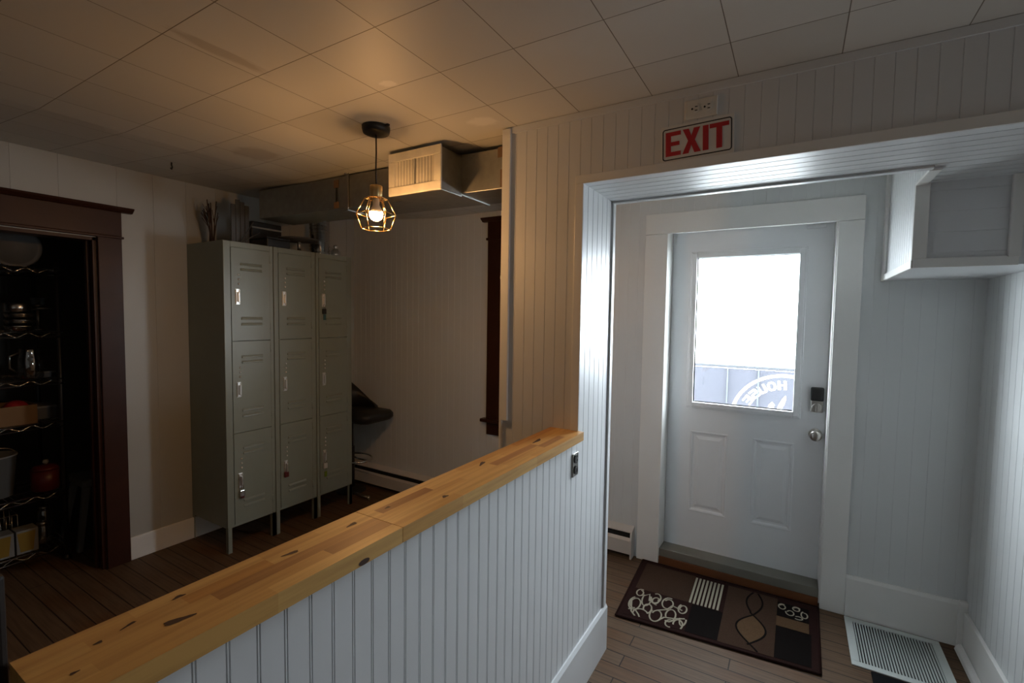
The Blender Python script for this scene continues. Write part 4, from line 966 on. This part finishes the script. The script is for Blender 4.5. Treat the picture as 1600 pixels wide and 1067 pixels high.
# ------------------------------------------------------------------ unseen rest of the room, with a window added for fill daylight
W3 = (1.38, 1.66, 1.10, 1.52)
bm = B(); box(bm, XQ, XQ+.15, YQ-.1, W3[0], 0, 2.6); box(bm, XQ, XQ+.15, W3[1], YD, 0, 2.6); box(bm, XQ, XQ+.15, W3[0], W3[1], 0, W3[2]); box(bm, XQ, XQ+.15, W3[0], W3[1], W3[3], 2.6)
struct('wall_room_right', bm, M['plain'], 'plain side wall of the main room, out of view', 'wall')
bm = B(); box(bm, XL-.12, XQ+.15, YQ-.15, YQ, 0, 2.6)
struct('wall_rear', bm, M['plain'], 'plain rear wall behind the viewer, out of view', 'wall')
e = thing('fill_window', 'narrow white framed window added to the main room for fill daylight, out of view', 'window', (XQ, 1.5, W3[2]), kind='structure')
bm = B()
for (a, b, c, d) in ((W3[0], W3[0]+.03, W3[2], W3[3]), (W3[1]-.03, W3[1], W3[2], W3[3]), (W3[0]+.03, W3[1]-.03, W3[2], W3[2]+.03), (W3[0]+.03, W3[1]-.03, W3[3]-.03, W3[3])): box(bm, XQ+.05, XQ+.09, a, b, c, d)
part('sash', bm, M['trim'], e)
bm = B(); box(bm, XQ+.068, XQ+.072, W3[0]+.03, W3[1]-.03, W3[2]+.03, W3[3]-.03); part('pane', bm, M['glass'], e)
e = thing('window_2', 'white framed vestibule window just right of the view', 'window', (XR, 2.15, VW[2]), kind='structure')
bm = B(); W2 = VW
for (a, b, c, d) in ((W2[0], W2[0]+.04, W2[2], W2[3]), (W2[1]-.04, W2[1], W2[2], W2[3]), (W2[0]+.04, W2[1]-.04, W2[2], W2[2]+.04), (W2[0]+.04, W2[1]-.04, W2[3]-.04, W2[3])): box(bm, XR+.05, XR+.09, a, b, c, d)
part('sash', bm, M['trim'], e)
bm = B(); box(bm, XR+.068, XR+.072, W2[0]+.04, W2[1]-.04, W2[2]+.04, W2[3]-.04); part('pane', bm, M['glass'], e)

# ------------------------------------------------------------------ light: sky through the openings, and the lamp
SKY = 38.0
w = bpy.data.worlds.new('daylight'); S.world = w; w.use_nodes = True
bg = w.node_tree.nodes['Background']; bg.inputs['Color'].default_value = (0.89, 0.95, 1.0, 1); bg.inputs['Strength'].default_value = SKY
def portal(name, loc, rot, sx, sy):
    l = bpy.data.lights.new(name, 'AREA'); l.shape = 'RECTANGLE'; l.size = sx; l.size_y = sy; l.cycles.is_portal = True
    o = bpy.data.objects.new(name, l); o.location = loc; o.rotation_euler = rot; COL.objects.link(o)
portal('door_daylight_portal', ((GX0+GX1)/2, SY+.06, (GZ0+GZ1)/2), (-PI/2, 0, 0), .56, .93)
portal('window_daylight_portal', (XR+.13, (W2[0]+W2[1])/2, (W2[2]+W2[3])/2), (0, PI/2, 0), W2[3]-W2[2], W2[1]-W2[0])

portal('room_daylight_portal', (XQ+.13, (W3[0]+W3[1])/2, (W3[2]+W3[3])/2), (0, PI/2, 0), W3[3]-W3[2], W3[1]-W3[0])

# ------------------------------------------------------------------ camera
F, YAW, PIT, ROL = 741.0, math.radians(30.86), math.radians(-3.115), math.radians(0.836)
fw_ = Vector((-math.sin(YAW)*math.cos(PIT), math.cos(YAW)*math.cos(PIT), math.sin(PIT)))
r_ = Vector((math.cos(YAW), math.sin(YAW), 0)); u_ = r_.cross(fw_)
r2 = r_*math.cos(ROL)+u_*math.sin(ROL); u2 = -r_*math.sin(ROL)+u_*math.cos(ROL)
cam = bpy.data.cameras.new('camera'); co = bpy.data.objects.new('camera', cam); COL.objects.link(co)
co.matrix_world = Matrix(((r2.x, u2.x, -fw_.x, 0), (r2.y, u2.y, -fw_.y, 0), (r2.z, u2.z, -fw_.z, HC), (0, 0, 0, 1)))
cam.sensor_fit = 'HORIZONTAL'; cam.sensor_width = 36.0; cam.lens = 36.0*F/1600.0; cam.clip_start = 0.02
S.camera = co
S.view_settings.view_transform = 'Standard'; S.view_settings.look = 'None'; S.view_settings.gamma = 1.0
S.view_settings.exposure = 0.0; S.view_settings.use_curve_mapping = False
